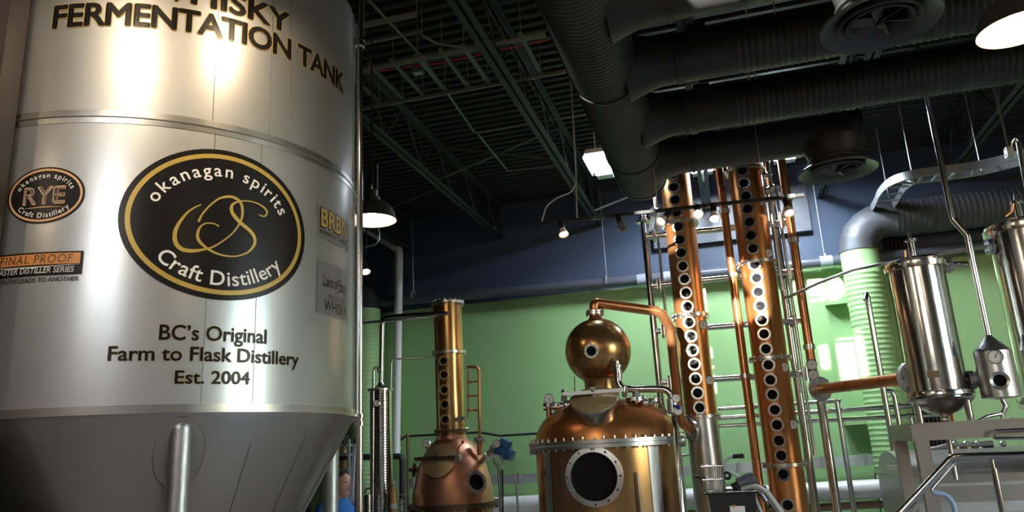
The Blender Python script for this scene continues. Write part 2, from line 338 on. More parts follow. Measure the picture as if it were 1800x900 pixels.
# ================================================================== ducts
def ribbed(L, r, pitch, amp, end0=0.0, end1=0.0):
    pr = [(r, 0), (r, end0)]; z = end0
    while z+pitch < L-end1: pr += [(r, z+pitch*0.55), (r+amp, z+pitch*0.72), (r+amp, z+pitch*0.85), (r, z+pitch)]; z += pitch
    pr += [(r, L)]; return pr
TX, TZ, TR, TY1 = -0.735, 4.93, 0.30, 9.0
t = thing('trunk_duct', 'big black spiral trunk duct running towards the back wall', 'duct', (TX, TY1, TZ))
part('duct_body', MB().lathe(ribbed(11.0, TR, 0.055, 0.006, 0.1), (TX, TY1, TZ), (0, -1, 0), 48), 'duct_black', t)
part('end_cap', MB().lathe([(0.0, 0.03), (TR*0.9, 0.02), (TR+0.012, 0.0), (TR+0.012, -0.05)], (TX, TY1, TZ), (0, 1, 0), 48), 'duct_black', t)
for k in range(5):
    y = 8.0-k*1.9; part('band', MB().lathe([(TR+0.004, 0), (TR+0.014, 0.005), (TR+0.014, 0.035), (TR+0.004, 0.04)], (TX, y, TZ), (0, 1, 0), 48), 'black_metal', t)
for y in (8.95, 7.6): part('hanger_rod', MB().cyl((TX, y, TZ+TR), (TX, y, DECK+0.02), 0.008, 6), 'galvanised', t)
BR = [(5.05, 5.2, 'nearest, carrying the near round diffuser'), (6.11, 5.2, 'second from the camera'), (7.27, 5.2, 'third, sweeping to the right edge'), (8.44, 1.72, 'farthest and shortest, in front of the copper columns')]
BRR = 0.215
for i, (y, x1, wh) in enumerate(BR):
    t = thing('branch_duct', 'black spiral branch duct, '+wh, 'duct', (TX, y, TZ), 'black branch ducts')
    x0 = TX+0.2
    part('collar', MB().lathe([(BRR+0.085, 0), (BRR+0.05, 0.10), (BRR+0.02, 0.2), (BRR, 0.28), (BRR, 0.42), (BRR+0.01, 0.425), (BRR+0.01, 0.455), (BRR, 0.46)], (x0, y, TZ), (1, 0, 0), 40), 'duct_black', t)
    part('duct_body', MB().lathe(ribbed(x1-x0-0.44, BRR, 0.055, 0.006, 0.45 if i < 3 else 1.6, 0.05), (x0+0.44, y, TZ), (1, 0, 0), 40), 'duct_black', t)
    part('end_cap', MB().lathe([(BRR+0.01, -0.04), (BRR+0.01, 0), (BRR*0.9, 0.012), (0, 0.012)], (x1, y, TZ), (1, 0, 0), 40), 'duct_black', t)
    part('damper_box', MB().box((x0+0.62, y-BRR+0.02, TZ+0.13), (0.16, 0.08, 0.09)).cyl((x0+0.62, y-BRR-0.02, TZ+0.13), (x0+0.62, y-BRR-0.06, TZ+0.13), 0.012), 'black_metal', t)
    for hx in [(0.55, 2.3), (0.75, 2.6), (0.62, 2.9), (0.0, 0.66)][i]: part('hanger_rod', MB().cyl((hx, y, TZ+BRR-0.01), (hx, y, DECK+0.02), 0.006, 6), 'galvanised', t)
# cable loops hanging below the farthest branch
def diffuser(c, ztop, Rr, label):
    # c = centre of the face ring (lowest plane)
    c = Vector(c); t = thing('ceiling_diffuser', label, 'diffuser', c, 'round ceiling diffusers')
    part('neck', MB().lathe([(Rr*0.80, ztop-c.z-0.12), (Rr*0.62, 0.09)], c, (0, 0, 1), 40, caps=False), 'duct_black', t)
    part('neck_band', MB().ring(c+Vector((0, 0, 0.13)), (0, 0, 1), Rr*0.70, Rr*0.60, 0.02), 'duct_black', t)
    part('flared_ring', MB().lathe([(Rr*0.62, 0.10), (Rr*0.82, 0.05), (Rr, 0.0), (Rr*0.985, -0.02), (Rr*0.80, 0.02), (Rr*0.66, 0.05)], c, (0, 0, 1), 48, caps=False), 'duct_grey', t)
    part('inner_ring', MB().lathe([(Rr*0.62, 0.07), (Rr*0.70, 0.0), (Rr*0.68, -0.015), (Rr*0.55, 0.05)], c, (0, 0, 1), 48, caps=False), 'duct_grey', t)
    part('middle_ring', MB().lathe([(Rr*0.48, 0.07), (Rr*0.56, 0.0), (Rr*0.54, -0.012), (Rr*0.44, 0.05)], c, (0, 0, 1), 48, caps=False), 'duct_grey', t)
    part('hub', MB().lathe([(0.0, 0.09), (Rr*0.07, 0.08), (Rr*0.07, -0.02), (0, -0.03)], c, (0, 0, 1), 16), 'duct_black', t)
    for k in range(6):
        a = 2*PI*k/6+0.2; dv = Vector((math.cos(a), math.sin(a), 0)); tv = Vector((-math.sin(a), math.cos(a), 0.75)).normalized()
        part('vane', MB().box(c+dv*Rr*0.28+Vector((0, 0, 0.01)), (Rr*0.40, Rr*0.16, 0.006), (dv, tv, dv.cross(tv))), 'duct_grey', t)  # grey instead of black: the light the vanes catch is in the colour
    for k in range(3):
        a = 2*PI*k/3+0.5; dv = Vector((math.cos(a), math.sin(a), 0)); part('bracket', MB().beam(c+dv*Rr*0.05+Vector((0, 0, 0.03)), c+dv*Rr*0.62+Vector((0, 0, 0.03)), 0.015, 0.01), 'duct_black', t)
    return t
c1 = P(1547, 40, 5.05); diffuser(c1, TZ, 0.385, 'near round black air diffuser with vanes, at the top of the picture')
c2 = P(1472, 300, 8.44); diffuser(c2, TZ, 0.415, 'far round black air diffuser hanging below the shortest branch duct')
# wall ducts with gored elbows
def wall_duct(px_v, py_bot, Yd, r, zc, xend, mh, mv, label, ribs_h):
    b = P(px_v, py_bot, Yd); xv = b.x; t = thing('wall_duct', label, 'duct', (xv, Yd, 0)); er = 0.42; sgn = 1 if xend > xv else -1
    part('riser', MB().lathe(ribbed(zc-er-0.0, r, 0.075, 0.007, 0.1, 0.35), (xv, Yd, 0.0), (0, 0, 1), 40), mv, t)
    part('riser_collar', MB().lathe([(r+0.004, 0), (r+0.012, 0.004), (r+0.012, 0.03), (r+0.004, 0.034)], (xv, Yd, zc-er-0.03), (0, 0, 1), 40), mh, t)
    g = 5; cen = Vector((xv+sgn*er, Yd, zc-er))
    for k in range(g):
        rings = []; mb = MB()
        for q in (0, 1):
            a = PI/2*(k+q)/g; c = cen+Vector((-sgn*math.cos(a), 0, math.sin(a)))*er; rad = Vector((-sgn*math.cos(a), 0, math.sin(a)))
            rings.append([c+(rad*math.cos(2*PI*j/36)+Vector((0, 1, 0))*math.sin(2*PI*j/36))*(r+(0.004 if q else 0)) for j in range(36)])
        mb.add(rings[0]+rings[1], [(j, (j+1) % 36, 36+(j+1) % 36, 36+j) for j in range(36)]); part('elbow_gore', mb, mh, t)
    L = abs(xend-(xv+sgn*er)); part('horizontal_run', MB().lathe(ribbed(L, r, 0.075, ribs_h, 0.08, 0.1), (xv+sgn*er, Yd, zc), (sgn, 0, 0), 40), mh, t)
    return t
wall_duct(1530, 560, 12.1, 0.27, 4.80, 7.6, 'duct_grey', 'duct_green', 'green spiral riser duct turning into a grey duct along the wall at right', 0.006)
wall_duct(641, 600, 12.1, 0.28, 4.72, -7.3, 'black_metal', 'duct_green', 'green riser duct with black elbow, partly behind the tank', 0.005)
# ================================================================== wall pipes
def pipe(name, pts, r, mat_, label, cat='pipe', fil=0.0, seg=14, cl=(), clr=1.5, clw=0.05, clm=None, group=None):
    pts = [Vector(p) for p in pts]; t = thing(name, label, cat, pts[0], group); part('tube', MB().tube(pts, r, seg, fil), mat_, t)
    for (i, u) in cl:
        a, b = pts[i], pts[i+1]; c = a.lerp(b, u); d = (b-a).normalized(); part('clamp', MB().lathe([(r, -clw/2), (r*clr, -clw/2), (r*clr, clw/2), (r, clw/2)], c, d, 18), clm or mat_, t)
    return t
a, b, c = P(560, 541, 12.3), P(1180, 487, 12.3), P(1790, 427, 12.3)
t = pipe('wall_pipe', [a, b, c], 0.085, 'pipe_navy', 'long navy drain pipe along the whole back wall', cl=((0, 0.36), (1, 0.08), (1, 0.62)), clr=1.1, clw=0.09)
for u, px in ((0.0, 1130), (0.0, 1172), (0.0, 1452)):
    q = P(px, 487-(px-1180)*0.0985, 12.3); part('sunlit_sleeve', MB().lathe([(0.086, -0.09), (0.10, -0.09), (0.10, 0.09), (0.086, 0.09)], q, c-b, 18), 'pipe_sunlit', t)  # pale sleeves stand in for patches of sun on the pipe
for px in (727, 1067, 1450): q = P(px, 527-(px-640)*0.078-(8 if px > 1300 else 0), 12.3); part('hanger_rod', MB().cyl(q+Vector((0, 0, 0.06)), (q.x, q.y, DECK+0.02), 0.007, 6).ring(q, c-b, 0.10, 0.086, 0.03), 'galvanised', t)
pipe('drain_pipe', [P(585, 365, 12.2), P(702, 440, 12.2), P(696, 800, 12.2)], 0.072, 'pvc_white', 'white plastic drain pipe bending down the green wall', fil=0.10, seg=18, cl=((1, 0.97),), clr=1.15)
pipe('iron_pipe', [P(560, 805, 11.7), P(707, 802, 11.7), Vector((P(706, 880, 11.7).x, 11.7, 0.0))], 0.05, 'iron_dark', 'black iron pipe elbow low on the wall behind the slim condenser', fil=0.08)
pipe('insulated_pipe', [P(860, 889, 11.6), P(1200, 875, 11.6), P(1585, 857, 11.6)], 0.125, 'pipe_wrap', 'thick white wrapped pipe running low along the back wall', seg=20, cl=((0, 0.2), (0, 0.9), (1, 0.5)), clr=1.03, clw=0.04)
pipe('iron_line', [P(880, 919, 11.6), P(1585, 885, 11.6)], 0.05, 'bronze_dark', 'dark brown iron pipe just below the white wrapped pipe', seg=12)
pipe('wall_cable', [P(690, 784, 12.3), P(712, 767, 12.3), P(842, 760, 12.3), P(878, 766, 12.3), P(945, 762, 12.3)], 0.02, 'hose_black', 'black cable running along the wall behind the small still', fil=0.03, seg=8)
# unistrut wireway low on the wall
for (x0, y0, x1, y1, lb) in ((640, 853, 945, 840, 'grey strut rail low on the wall behind the small still'), (1195, 828, 1560, 806, 'grey strut rail low on the wall behind the two columns')):
    a, b = P(x0, y0, 12.35), P(x1, y1, 12.35); t = thing('strut_rail', lb, 'rail', a); part('channel', MB().beam(a, b, 0.06, 0.14), 'galvanised', t)
    for k in range(5): q = a.lerp(b, (k+0.5)/5); part('strut_clip', MB().box(q+Vector((0, -0.05, 0)), (0.05, 0.04, 0.17)), 'steel_dull', t)
# black cable bundle between duct and condenser
a = P(1570, 470, 12.25); t = thing('cable_bundle', 'bundle of black cables running up the wall beside the green duct', 'cables', (a.x, 12.3, 0))
part('backing', MB().box((a.x+0.19, 12.462, 2.6), (0.40, 0.05, 5.2)), 'black_metal', t)
for k in range(7): x = a.x+0.02+k*0.055; part('cable', MB().tube([(x, 12.42, 0.0), (x+0.005, 12.42, 2.5), (x-0.004, 12.42, 5.2)], 0.018, 8), 'hose_black' if k % 3 else 'iron_dark', t)
# ================================================================== fermentation tank
TC = Vector((-2.823*1.2, 3.24*1.2, 0)); RT = 1.2; TH0 = math.atan2(-TC.y, -TC.x); ZR = EYE+0.256
def sz(px, py):                           # place on the shell seen at a pixel: arc length, height
    d = ray(px, py); a = d.x**2+d.y**2; b = -2*(d.x*TC.x+d.y*TC.y); c = TC.x**2+TC.y**2-RT*RT
    t = (-b-math.sqrt(max(0, b*b-4*a*c)))/(2*a); return ((math.atan2(d.y*t-TC.y, d.x*t-TC.x)-TH0)*RT, EYE+d.z*t)
def on(s, z, off=0.0): a = TH0+s/RT; return Vector((TC.x+(RT+off)*math.cos(a), TC.y+(RT+off)*math.sin(a), z))
tank = thing('fermentation_tank', 'huge stainless steel conical fermentation tank with black lettering and stickers', 'tank', TC)
BZ0, BZ1, TOP = EYE+1.700, EYE+1.772, 4.75
part('shell', MB().lathe([(RT, ZR), (RT, BZ0+0.02)], TC, (0, 0, 1), 160), 'tank_steel', tank)
part('upper_shell', MB().lathe([(RT-0.004, BZ0), (RT-0.004, TOP)], TC, (0, 0, 1), 160), 'tank_steel', tank)
part('weld_band', MB().lathe([(RT-0.01, BZ0), (RT+0.003, BZ0), (RT+0.004, BZ0+0.03), (RT+0.010, BZ0+0.034), (RT+0.010, BZ0+0.040), (RT+0.002, BZ0+0.044), (RT+0.002, BZ1), (RT-0.01, BZ1)], TC, (0, 0, 1), 160), 'band_steel', tank)
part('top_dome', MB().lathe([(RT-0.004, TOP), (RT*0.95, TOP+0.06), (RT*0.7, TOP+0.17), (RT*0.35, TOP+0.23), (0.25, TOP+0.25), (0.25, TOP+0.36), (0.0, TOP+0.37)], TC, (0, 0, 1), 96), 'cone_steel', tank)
part('rim_band', MB().lathe([(RT-0.005, ZR-0.006), (RT+0.010, ZR-0.006), (RT+0.012, ZR+0.034), (RT-0.005, ZR+0.036)], TC, (0, 0, 1), 160), 'band_steel', tank)
K = 0.53
def cone_r(z): return RT-0.004-(ZR-z)*K
zc = ZR-1.72
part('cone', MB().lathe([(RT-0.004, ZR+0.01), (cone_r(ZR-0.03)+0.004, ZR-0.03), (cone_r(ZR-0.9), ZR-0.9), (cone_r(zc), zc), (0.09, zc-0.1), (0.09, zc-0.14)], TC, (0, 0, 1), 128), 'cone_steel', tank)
part('outlet_valve', MB().cyl(TC+Vector((0, 0, zc-0.13)), TC+Vector((0, 0, 0.02)), 0.07, 16), 'steel_soft', tank)
# cone seams, legs with reinforcing pads
for s in (24, 42, 66):
    a = TH0+math.radians(s); d = Vector((math.cos(a), math.sin(a), 0))
    part('cone_seam', MB().beam(TC+d*(cone_r(ZR-0.04)+0.001)+Vector((0, 0, ZR-0.04)), TC+d*(cone_r(ZR-1.3)+0.001)+Vector((0, 0, ZR-1.3)), 0.006, 0.004), 'weld_line', tank)
RHO = 1.13
for k, ang in enumerate((6.2, 99.5, 190.0, 280.0)):
    a = TH0+math.radians(ang); d = Vector((math.cos(a), math.sin(a), 0)); tv = Vector((-d.y, d.x, 0)); c = TC+d*RHO
    ztop = ZR-(RT-RHO)/K+0.05; mb = MB().tube([(c.x, c.y, 0.0), (c.x, c.y, ztop-0.22), (c.x, c.y, ztop)], 0.053, 24)
    mb.sphere((c.x, c.y, ztop), 0.053, 24, 10, (1, 1, 1.2))
    lg = part('leg', mb, 'leg_steel', tank, 'round steel support leg')
    sub('foot_plate', mesh_of('foot_plate', MB().lathe([(0.12, 0.0), (0.12, 0.015), (0.06, 0.02)], Vector((c.x, c.y, 0))-TC, (0, 0, 1), 24), 'leg_steel'), lg)
    sl_d = (d*K+Vector((0, 0, 1))).normalized(); nn = tv.cross(sl_d).normalized(); nn = nn if nn.dot(d) > 0 else -nn
    pc = TC+d*(cone_r(ZR-0.19)+0.002)+Vector((0, 0, ZR-0.19)); vs = []; fs = []; NR = 6; NS = 40     # round pad laid onto the cone
    for i in range(NR+1):
        for j in range(NS):
            t_ = 2*PI*j/NS; u, w = 0.115*i/NR*math.cos(t_), 0.19*i/NR*math.sin(t_); z = ZR-0.19+w*0.88; rr = cone_r(z)+(0.006 if i < NR else 0.0); aa = a+u/rr
            vs.append((TC.x+rr*math.cos(aa), TC.y+rr*math.sin(aa), z))
    for i in range(NR): fs += [(i*NS+j, i*NS+(j+1) % NS, (i+1)*NS+(j+1) % NS, (i+1)*NS+j) for j in range(NS)]
    part('pad', MB().add(vs, fs), 'cone_steel', tank, ang=80)
    mb = MB()
    rim = [Vector(v) for v in vs[(NR-0)*NS:]]; mb.tube(rim+[rim[0]], 0.0035, 6, caps=False); part('pad_weld', mb, 'weld_line', tank)
# shell seams
for (x0, y0, x1, y1) in ((375, 170, 343, 712), (511, 180, 431, 712), (0, 0, 0, 0)):
    if x0:
        s0, z0 = sz(375, 300) if x0 < 400 else sz(460, 260); part('shell_seam', MB().tube([on(s0, ZR+0.04, 0.0), on(s0, BZ0, 0.0)], 0.0022, 6), 'weld_line', tank)
for s0 in (0.184, 0.50, 0.62): part('shell_seam', MB().tube([on(s0, BZ1, -0.004), on(s0, TOP, -0.004)], 0.0018, 6), 'weld_line', tank)
# ---- lettering and stickers wrapped on the shell
def glyphs(body, size, bold=0.0, align='LEFT', space=1.0, shear=0.0):
    cu = bpy.data.curves.new('lettering', 'FONT'); cu.body = body; cu.size = size; cu.offset = bold*size; cu.align_x = align; cu.space_character = space; cu.shear = shear
    cu.resolution_u = 4; cu.fill_mode = 'FRONT'
    ob = bpy.data.objects.new('lettering', cu); COL.objects.link(ob); bpy.context.view_layer.update()
    me = bpy.data.meshes.new_from_object(ob); vs = [v.co.copy() for v in me.vertices]; fs = [tuple(p.vertices) for p in me.polygons]
    bpy.data.objects.remove(ob); bpy.data.curves.remove(cu); bpy.data.meshes.remove(me); return vs, fs
def wrap(vs, fs, off, cut=0.04):          # (s, z) flat shapes -> onto the cylinder
    bm = bmesh.new(); bv = [bm.verts.new((v[0], v[1], 0)) for v in vs]
    for f in fs:
        try: bm.faces.new([bv[i] for i in f])
        except ValueError: pass
    lo = min(v[0] for v in vs); hi = max(v[0] for v in vs); x = math.floor(lo/cut)*cut
    while x < hi:
        bmesh.ops.bisect_plane(bm, geom=bm.verts[:]+bm.edges[:]+bm.faces[:], plane_co=(x, 0, 0), plane_no=(1, 0, 0)); x += cut
    bm.verts.index_update(); mb = MB(); mb.add([on(v.co.x, v.co.y, off) for v in bm.verts], [[v.index for v in f.verts] for f in bm.faces]); bm.free(); return mb
def fit(vs, s0, s1, z0, cap=None):        # scale flat text so that it spans s0..s1 and (cap) its height
    lo = min(v.x for v in vs); hi = max(v.x for v in vs); k = (s1-s0)/(hi-lo); b0 = 0; top = max(v.y for v in vs); kz = k if cap is None else cap/top
    return [Vector((s0+(v.x-lo)*k, z0+v.y*kz, 0)) for v in vs]
def thick(body, size, bold, space=1.0, shear=0.0):   # heavier strokes from copies shifted around the letter
    vs, fs = glyphs(body, size, 0.0, space=space, shear=shear)
    if bold <= 0.0005: return vs, fs
    V = list(vs); Fc = list(fs); n = len(vs)
    for k in range(8):
        a = PI*k/4; o = len(V); V += [v+Vector((math.cos(a), math.sin(a), 0))*(bold*size) for v in vs]; Fc += [tuple(i+o for i in f) for f in fs]
    return V, Fc
def line(name, body, s0, s1, z0, cap, mat_, parent, off=0.003, bold=0.012, gold=None, shear=0.0, space=1.0, slope=0.0):
    vs, fs = thick(body, 0.2, bold, space, shear); lo = min(v.x for v in vs); hi = max(v.x for v in vs)
    H, _ = thick('H', 0.2, bold); kz = cap/max(v.y for v in H); k = (s1-s0)/(hi-lo)
    f = lambda q: [Vector((s0+(v.x-lo)*k, z0+v.y*kz+slope*(v.x-lo)*k, 0)) for v in q]
    o = part(name, wrap(f(vs), fs, off), mat_, parent)
    if gold:
        v2, f2 = thick(body, 0.2, bold+gold, space, shear); sub_me = wrap(f(v2), f2, off-0.0012); part('letter_outline', sub_me, 'gold_print', o)
    return o
E1 = EYE
line('lettering', 'FERMENTATION TANK', -0.640, 1.160, E1+2.246, 0.132, 'black_print', tank, 0.001, 0.034, 0.018, space=0.95, slope=0.036)
line('lettering', 'WHISKY', -0.20, 0.61, E1+2.438, 0.132, 'black_print', tank, 0.001, 0.034, 0.018, space=1.0, slope=0.02)
line('lettering', 'BC’s Original', -0.004, 0.522, E1+0.598, 0.073, 'black_print', tank, 0.003, 0.018, 0.016, slope=0.006)
line('lettering', 'Farm to Flask Distillery', -0.216, 0.733, E1+0.498, 0.068, 'black_print', tank, 0.003, 0.018, 0.016)
line('lettering', 'Est. 2004', 0.077, 0.436, E1+0.388, 0.062, 'black_print', tank, 0.003, 0.018, 0.016)
def ellipse(cs, cz, a, b, n=72): return [(cs+a*math.cos(2*PI*k/n), cz+b*math.sin(2*PI*k/n)) for k in range(n)]
def disc(name, cs, cz, a, b, mat_, parent, off): e = ellipse(cs, cz, a, b); return part(name, wrap(e, [tuple(range(len(e)))], off), mat_, parent)
def oval_ring(name, cs, cz, a, b, w, mat_, parent, off):
    e = ellipse(cs, cz, a, b)+ellipse(cs, cz, a-w, b-w); n = len(e)//2; return part(name, wrap(e, [(k, (k+1) % n, n+(k+1) % n, n+k) for k in range(n)], off), mat_, parent)
WID = {}
def adv(ch, bold):
    if (ch, bold) not in WID:
        if ch == ' ': WID[(ch, bold)] = 0.30
        else:
            v, _ = glyphs('H'+ch+'H', 1.0, bold); w, _ = glyphs('HH', 1.0, bold); WID[(ch, bold)] = (max(p.x for p in v)-min(p.x for p in v))-(max(p.x for p in w)-min(p.x for p in w))
    return WID[(ch, bold)]
def arc_text(name, body, cs, cz, a, b, size, a_mid, top, mat_, parent, off, bold=0.0, spread=1.0):
    # letters set one by one along an ellipse; top reads clockwise, bottom anticlockwise
    N = 400; pts = []; L = [0.0]
    for k in range(N+1):
        t_ = a_mid+(PI*1.15)*(k/N-0.5)*(-1 if top else 1)*1.0; pts.append((Vector((cs+a*math.cos(t_), cz+b*math.sin(t_))), t_))
        if k: L.append(L[-1]+(pts[k][0]-pts[k-1][0]).length)
    tot = sum(adv(c, bold) for c in body)*size*spread; x = L[-1]/2-tot/2; V = []; Fc = []
    for c in body:
        w = adv(c, bold)*size*spread; m = x+w/2
        if c != ' ':
            k = min(range(N+1), key=lambda i: abs(L[i]-m)); p = pts[k][0]; q = pts[min(k+1, N)][0]-pts[max(k-1, 0)][0]; q.normalize(); nx = Vector((-q.y, q.x))
            vs, fs = glyphs(c, size, bold); cw = (max(v.x for v in vs)+min(v.x for v in vs))/2; o = len(V)
            V += [p+q*(v.x-cw)+nx*v.y for v in vs]; Fc += [tuple(i+o for i in f) for f in fs]
        x += w
    return part(name, wrap([Vector((v.x, v.y, 0)) for v in V], Fc, off, 0.06), mat_, parent)
def stroke(pts, ws, n=10):                # smooth variable-width stroke in (s, z)
    P2 = [Vector(p) for p in pts]; C = []; W = []
    for i in range(len(P2)-1):
        p0, p1, p2, p3 = P2[max(i-1, 0)], P2[i], P2[i+1], P2[min(i+2, len(P2)-1)]
        for k in range(n):
            u = k/n; C.append(0.5*((2*p1)+(p2-p0)*u+(2*p0-5*p1+4*p2-p3)*u*u+(3*p1-p0-3*p2+p3)*u**3)); W.append(ws[i]*(1-u)+ws[i+1]*u)
    C.append(P2[-1]); W.append(ws[-1]); V = []
    for i, c in enumerate(C):
        t_ = (C[min(i+1, len(C)-1)]-C[max(i-1, 0)]).normalized(); nn = Vector((-t_.y, t_.x)); V += [c+nn*W[i]/2, c-nn*W[i]/2]
    return [Vector((v.x, v.y, 0)) for v in V], [(2*i, 2*i+2, 2*i+3, 2*i+1) for i in range(len(C)-1)]
# big oval emblem
ec, ez, ea, eb = 0.268, E1+1.212, 0.492, 0.405
em = disc('emblem_sticker', ec, ez, ea, eb, 'black_print', tank, 0.003); em['label'] = 'big black oval sticker with gold ring and monogram'
oval_ring('gold_ring', ec, ez, ea-0.030, eb-0.027, 0.024, 'gold_print', em, 0.0042)
arc_text('lettering', 'okanagan spirits', ec, ez-0.005, ea-0.155, eb-0.145, 0.097, PI*0.5+0.06, True, 'white_print', em, 0.0045, 0.010, 1.22)
arc_text('lettering', 'Craft Distillery', ec, ez+0.005, ea-0.085, eb-0.070, 0.108, -PI*0.5+0.03, False, 'white_print', em, 0.0045, 0.010, 1.10)
def mono(pts, ws):
    q = [sz(290+x/6, 320+y/6) for x, y in pts]; return stroke(q, [w*0.00051 for w in ws])
v1, f1 = mono([(382, 240), (310, 272), (235, 325), (165, 410), (115, 500), (102, 590), (125, 665), (190, 715), (290, 728), (400, 715), (500, 688), (620, 615), (720, 530), (790, 425), (814, 330), (800, 230), (740, 172), (660, 156), (560, 182), (460, 262), (390, 345), (352, 420)],
              [10, 15, 20, 28, 36, 40, 42, 42, 36, 24, 17, 14, 14, 18, 26, 30, 30, 28, 20, 16, 16, 26])
part('monogram', wrap(v1, f1, 0.0048), 'gold_print', em)
v1, f1 = mono([(567, 470), (520, 444), (450, 436), (390, 458), (352, 510), (342, 580), (372, 640), (450, 708), (570, 765), (690, 786), (790, 776), (880, 735), (935, 665), (942, 600), (900, 525), (790, 430), (725, 355), (697, 295), (712, 238), (780, 207), (870, 203), (960, 224), (1040, 272), (1070, 320), (1055, 358), (1020, 362), (985, 345)],
              [16, 13, 13, 16, 24, 30, 30, 26, 20, 15, 14, 20, 28, 34, 38, 40, 40, 36, 26, 14, 12, 14, 20, 22, 16, 14, 12])
part('monogram', wrap(v1, f1, 0.0056), 'gold_print', em)
# small RYE oval
rc, rz, ra, rb = -0.577, E1+1.321, 0.195, 0.146
ry = disc('rye_sticker', rc, rz, ra, rb, 'black_print', tank, 0.003); ry['label'] = 'small black oval sticker reading RYE'
oval_ring('peach_ring', rc, rz, ra-0.010, rb-0.009, 0.011, 'peach_print', ry, 0.0042)
arc_text('lettering', 'okanagan spirits', rc, rz, ra-0.062, rb-0.056, 0.036, PI*0.5, True, 'white_print', ry, 0.0045, 0.014, 1.32)
arc_text('lettering', 'Craft Distillery', rc, rz, ra-0.035, rb-0.030, 0.036, -PI*0.5, False, 'white_print', ry, 0.0045, 0.014, 1.32)
line('rye_letters', 'RYE', rc-0.105, rc+0.105, rz-0.045, 0.09, 'peach_print', ry, 0.0045, 0.030, space=1.1)
line('rye_inlay', 'RYE', rc-0.098, rc+0.098, rz-0.041, 0.082, 'bronze_dark', ry, 0.0052, 0.012, space=1.16)
dv = []; df = []
def dots(segs, s0, z0, w, h, rad, step, store_v, store_f):
    for (ax, ay, bx, by) in segs:
        L = math.hypot((bx-ax)*w, (by-ay)*h); n = max(1, round(L/step))
        for k in range(n+1):
            x, z = s0+(ax+(bx-ax)*k/n)*w, z0+(ay+(by-ay)*k/n)*h; o = len(store_v); store_v += [Vector((x+rad*math.cos(PI*j/3), z+rad*math.sin(PI*j/3), 0)) for j in range(6)]; store_f.append(tuple(o+j for j in range(6)))
RS = [(0, 0, 0, 1), (0, 1, .7, .95), (.7, .95, .75, .6), (.75, .6, 0, .5), (.35, .5, .85, 0)]
dots(RS, rc-0.093, rz-0.036, 0.055, 0.072, 0.0032, 0.0095, dv, df)
dots([(0, 1, .5, .5), (1, 1, .5, .5), (.5, .5, .5, 0)], rc-0.028, rz-0.036, 0.058, 0.072, 0.0032, 0.0095, dv, df)
dots([(0, 0, 0, 1), (0, 1, 1, 1), (0, .5, .85, .5), (0, 0, 1, 0)], rc+0.047, rz-0.036, 0.044, 0.072, 0.0032, 0.0095, dv, df)
part('rye_bulbs', wrap(dv, df, 0.0058), 'white_print', ry)
v1, f1 = stroke([(rc-0.10, rz-0.066), (rc, rz-0.062), (rc+0.10, rz-0.066)], [0.001, 0.005, 0.001]); part('underline', wrap(v1, f1, 0.0045), 'peach_print', ry)
# FINAL PROOF label
fs0, fs1, fz0, fz1 = -0.845, -0.362, E1+0.880, E1+1.030
def rect(s0, s1, z0, z1): return [Vector((s0, z0, 0)), Vector((s1, z0, 0)), Vector((s1, z1, 0)), Vector((s0, z1, 0))], [(0, 1, 2, 3)]
fp = part('proof_sticker', wrap(*rect(fs0, fs1, fz0+0.034, fz1), 0.003), 'black_print', tank); fp['label'] = 'black and orange label reading FINAL PROOF'
part('orange_panel', wrap(*rect(fs0+0.01, fs1-0.012, fz1-0.062, fz1-0.008), 0.0042), 'orange_print', fp)
ft = line('lettering', 'FINAL PROOF', -0.765, fs1-0.045, fz1-0.054, 0.040, 'bronze_dark', fp, 0.005, -0.004, shear=0.12, space=1.12)
line('lettering', 'MASTER DISTILLER SERIES', -0.79, fs1-0.035, fz0+0.047, 0.028, 'white_print', fp, 0.0045, 0.016, shear=0.15)
line('lettering', 'ONE TRUTH LEADS TO ANOTHER', -0.835, fs1-0.012, fz0+0.003, 0.022, 'dark_grey_print', fp, 0.0035, 0.010, shear=0.15)
v1, f1 = stroke([(fs0+0.02, fz1-0.068), ((fs0+fs1)/2, fz1-0.073), (fs1-0.02, fz1-0.066)], [0.003, 0.005, 0.001]); part('swoosh', wrap(v1, f1, 0.0046), 'white_print', fp)
# bourbon and single malt labels at the right edge
bs0, bs1, bz0, bz1 = 0.866, 1.27, E1+1.262, E1+1.462
bb = part('bourbon_sticker', wrap(*rect(bs0, bs1, bz0, bz1), 0.003), 'grey_print', tank); bb['label'] = 'grey label with gold letters BRBN'
line('lettering', 'BRBN', bs0+0.02, bs1-0.02, bz0+0.068, 0.118, 'black_print', bb, 0.0042, 0.036); line('lettering', 'BRBN', bs0+0.03, bs1-0.03, bz0+0.073, 0.108, 'gold_print', bb, 0.005, 0.016)
line('lettering', 'BOURBON-STYLE WHISKY', bs0+0.02, bs1-0.04, bz0+0.026, 0.024, 'dark_grey_print', bb, 0.0045, 0.004)
ls0, ls1, lz0, lz1 = 0.870, 1.26, E1+0.812, E1+1.125
la = part('malt_sticker', wrap(*rect(ls0, ls1, lz0, lz1), 0.003), 'grey_print', tank); la['label'] = 'grey label with handwritten style script'
line('script_lettering', 'Laird of Fintry', ls0+0.055, ls1-0.03, lz0+0.165, 0.07, 'black_print', la, 0.0045, -0.002, shear=0.35, space=0.9)
v1, f1 = stroke([(ls0+0.19, lz0+0.135), (ls0+0.25, lz0+0.165), (ls0+0.33, lz0+0.168)], [0.002, 0.008, 0.003]); part('script_flourish', wrap(v1, f1, 0.0045), 'black_print', la)
line('lettering', 'SINGLE MALT', ls0+0.11, ls1-0.05, lz0+0.098, 0.030, 'dark_grey_print', la, 0.0045, -0.002)
line('lettering', 'WHISKY', ls0+0.07, ls1-0.03, lz0+0.022, 0.062, 'black_print', la, 0.0045, 0.004)
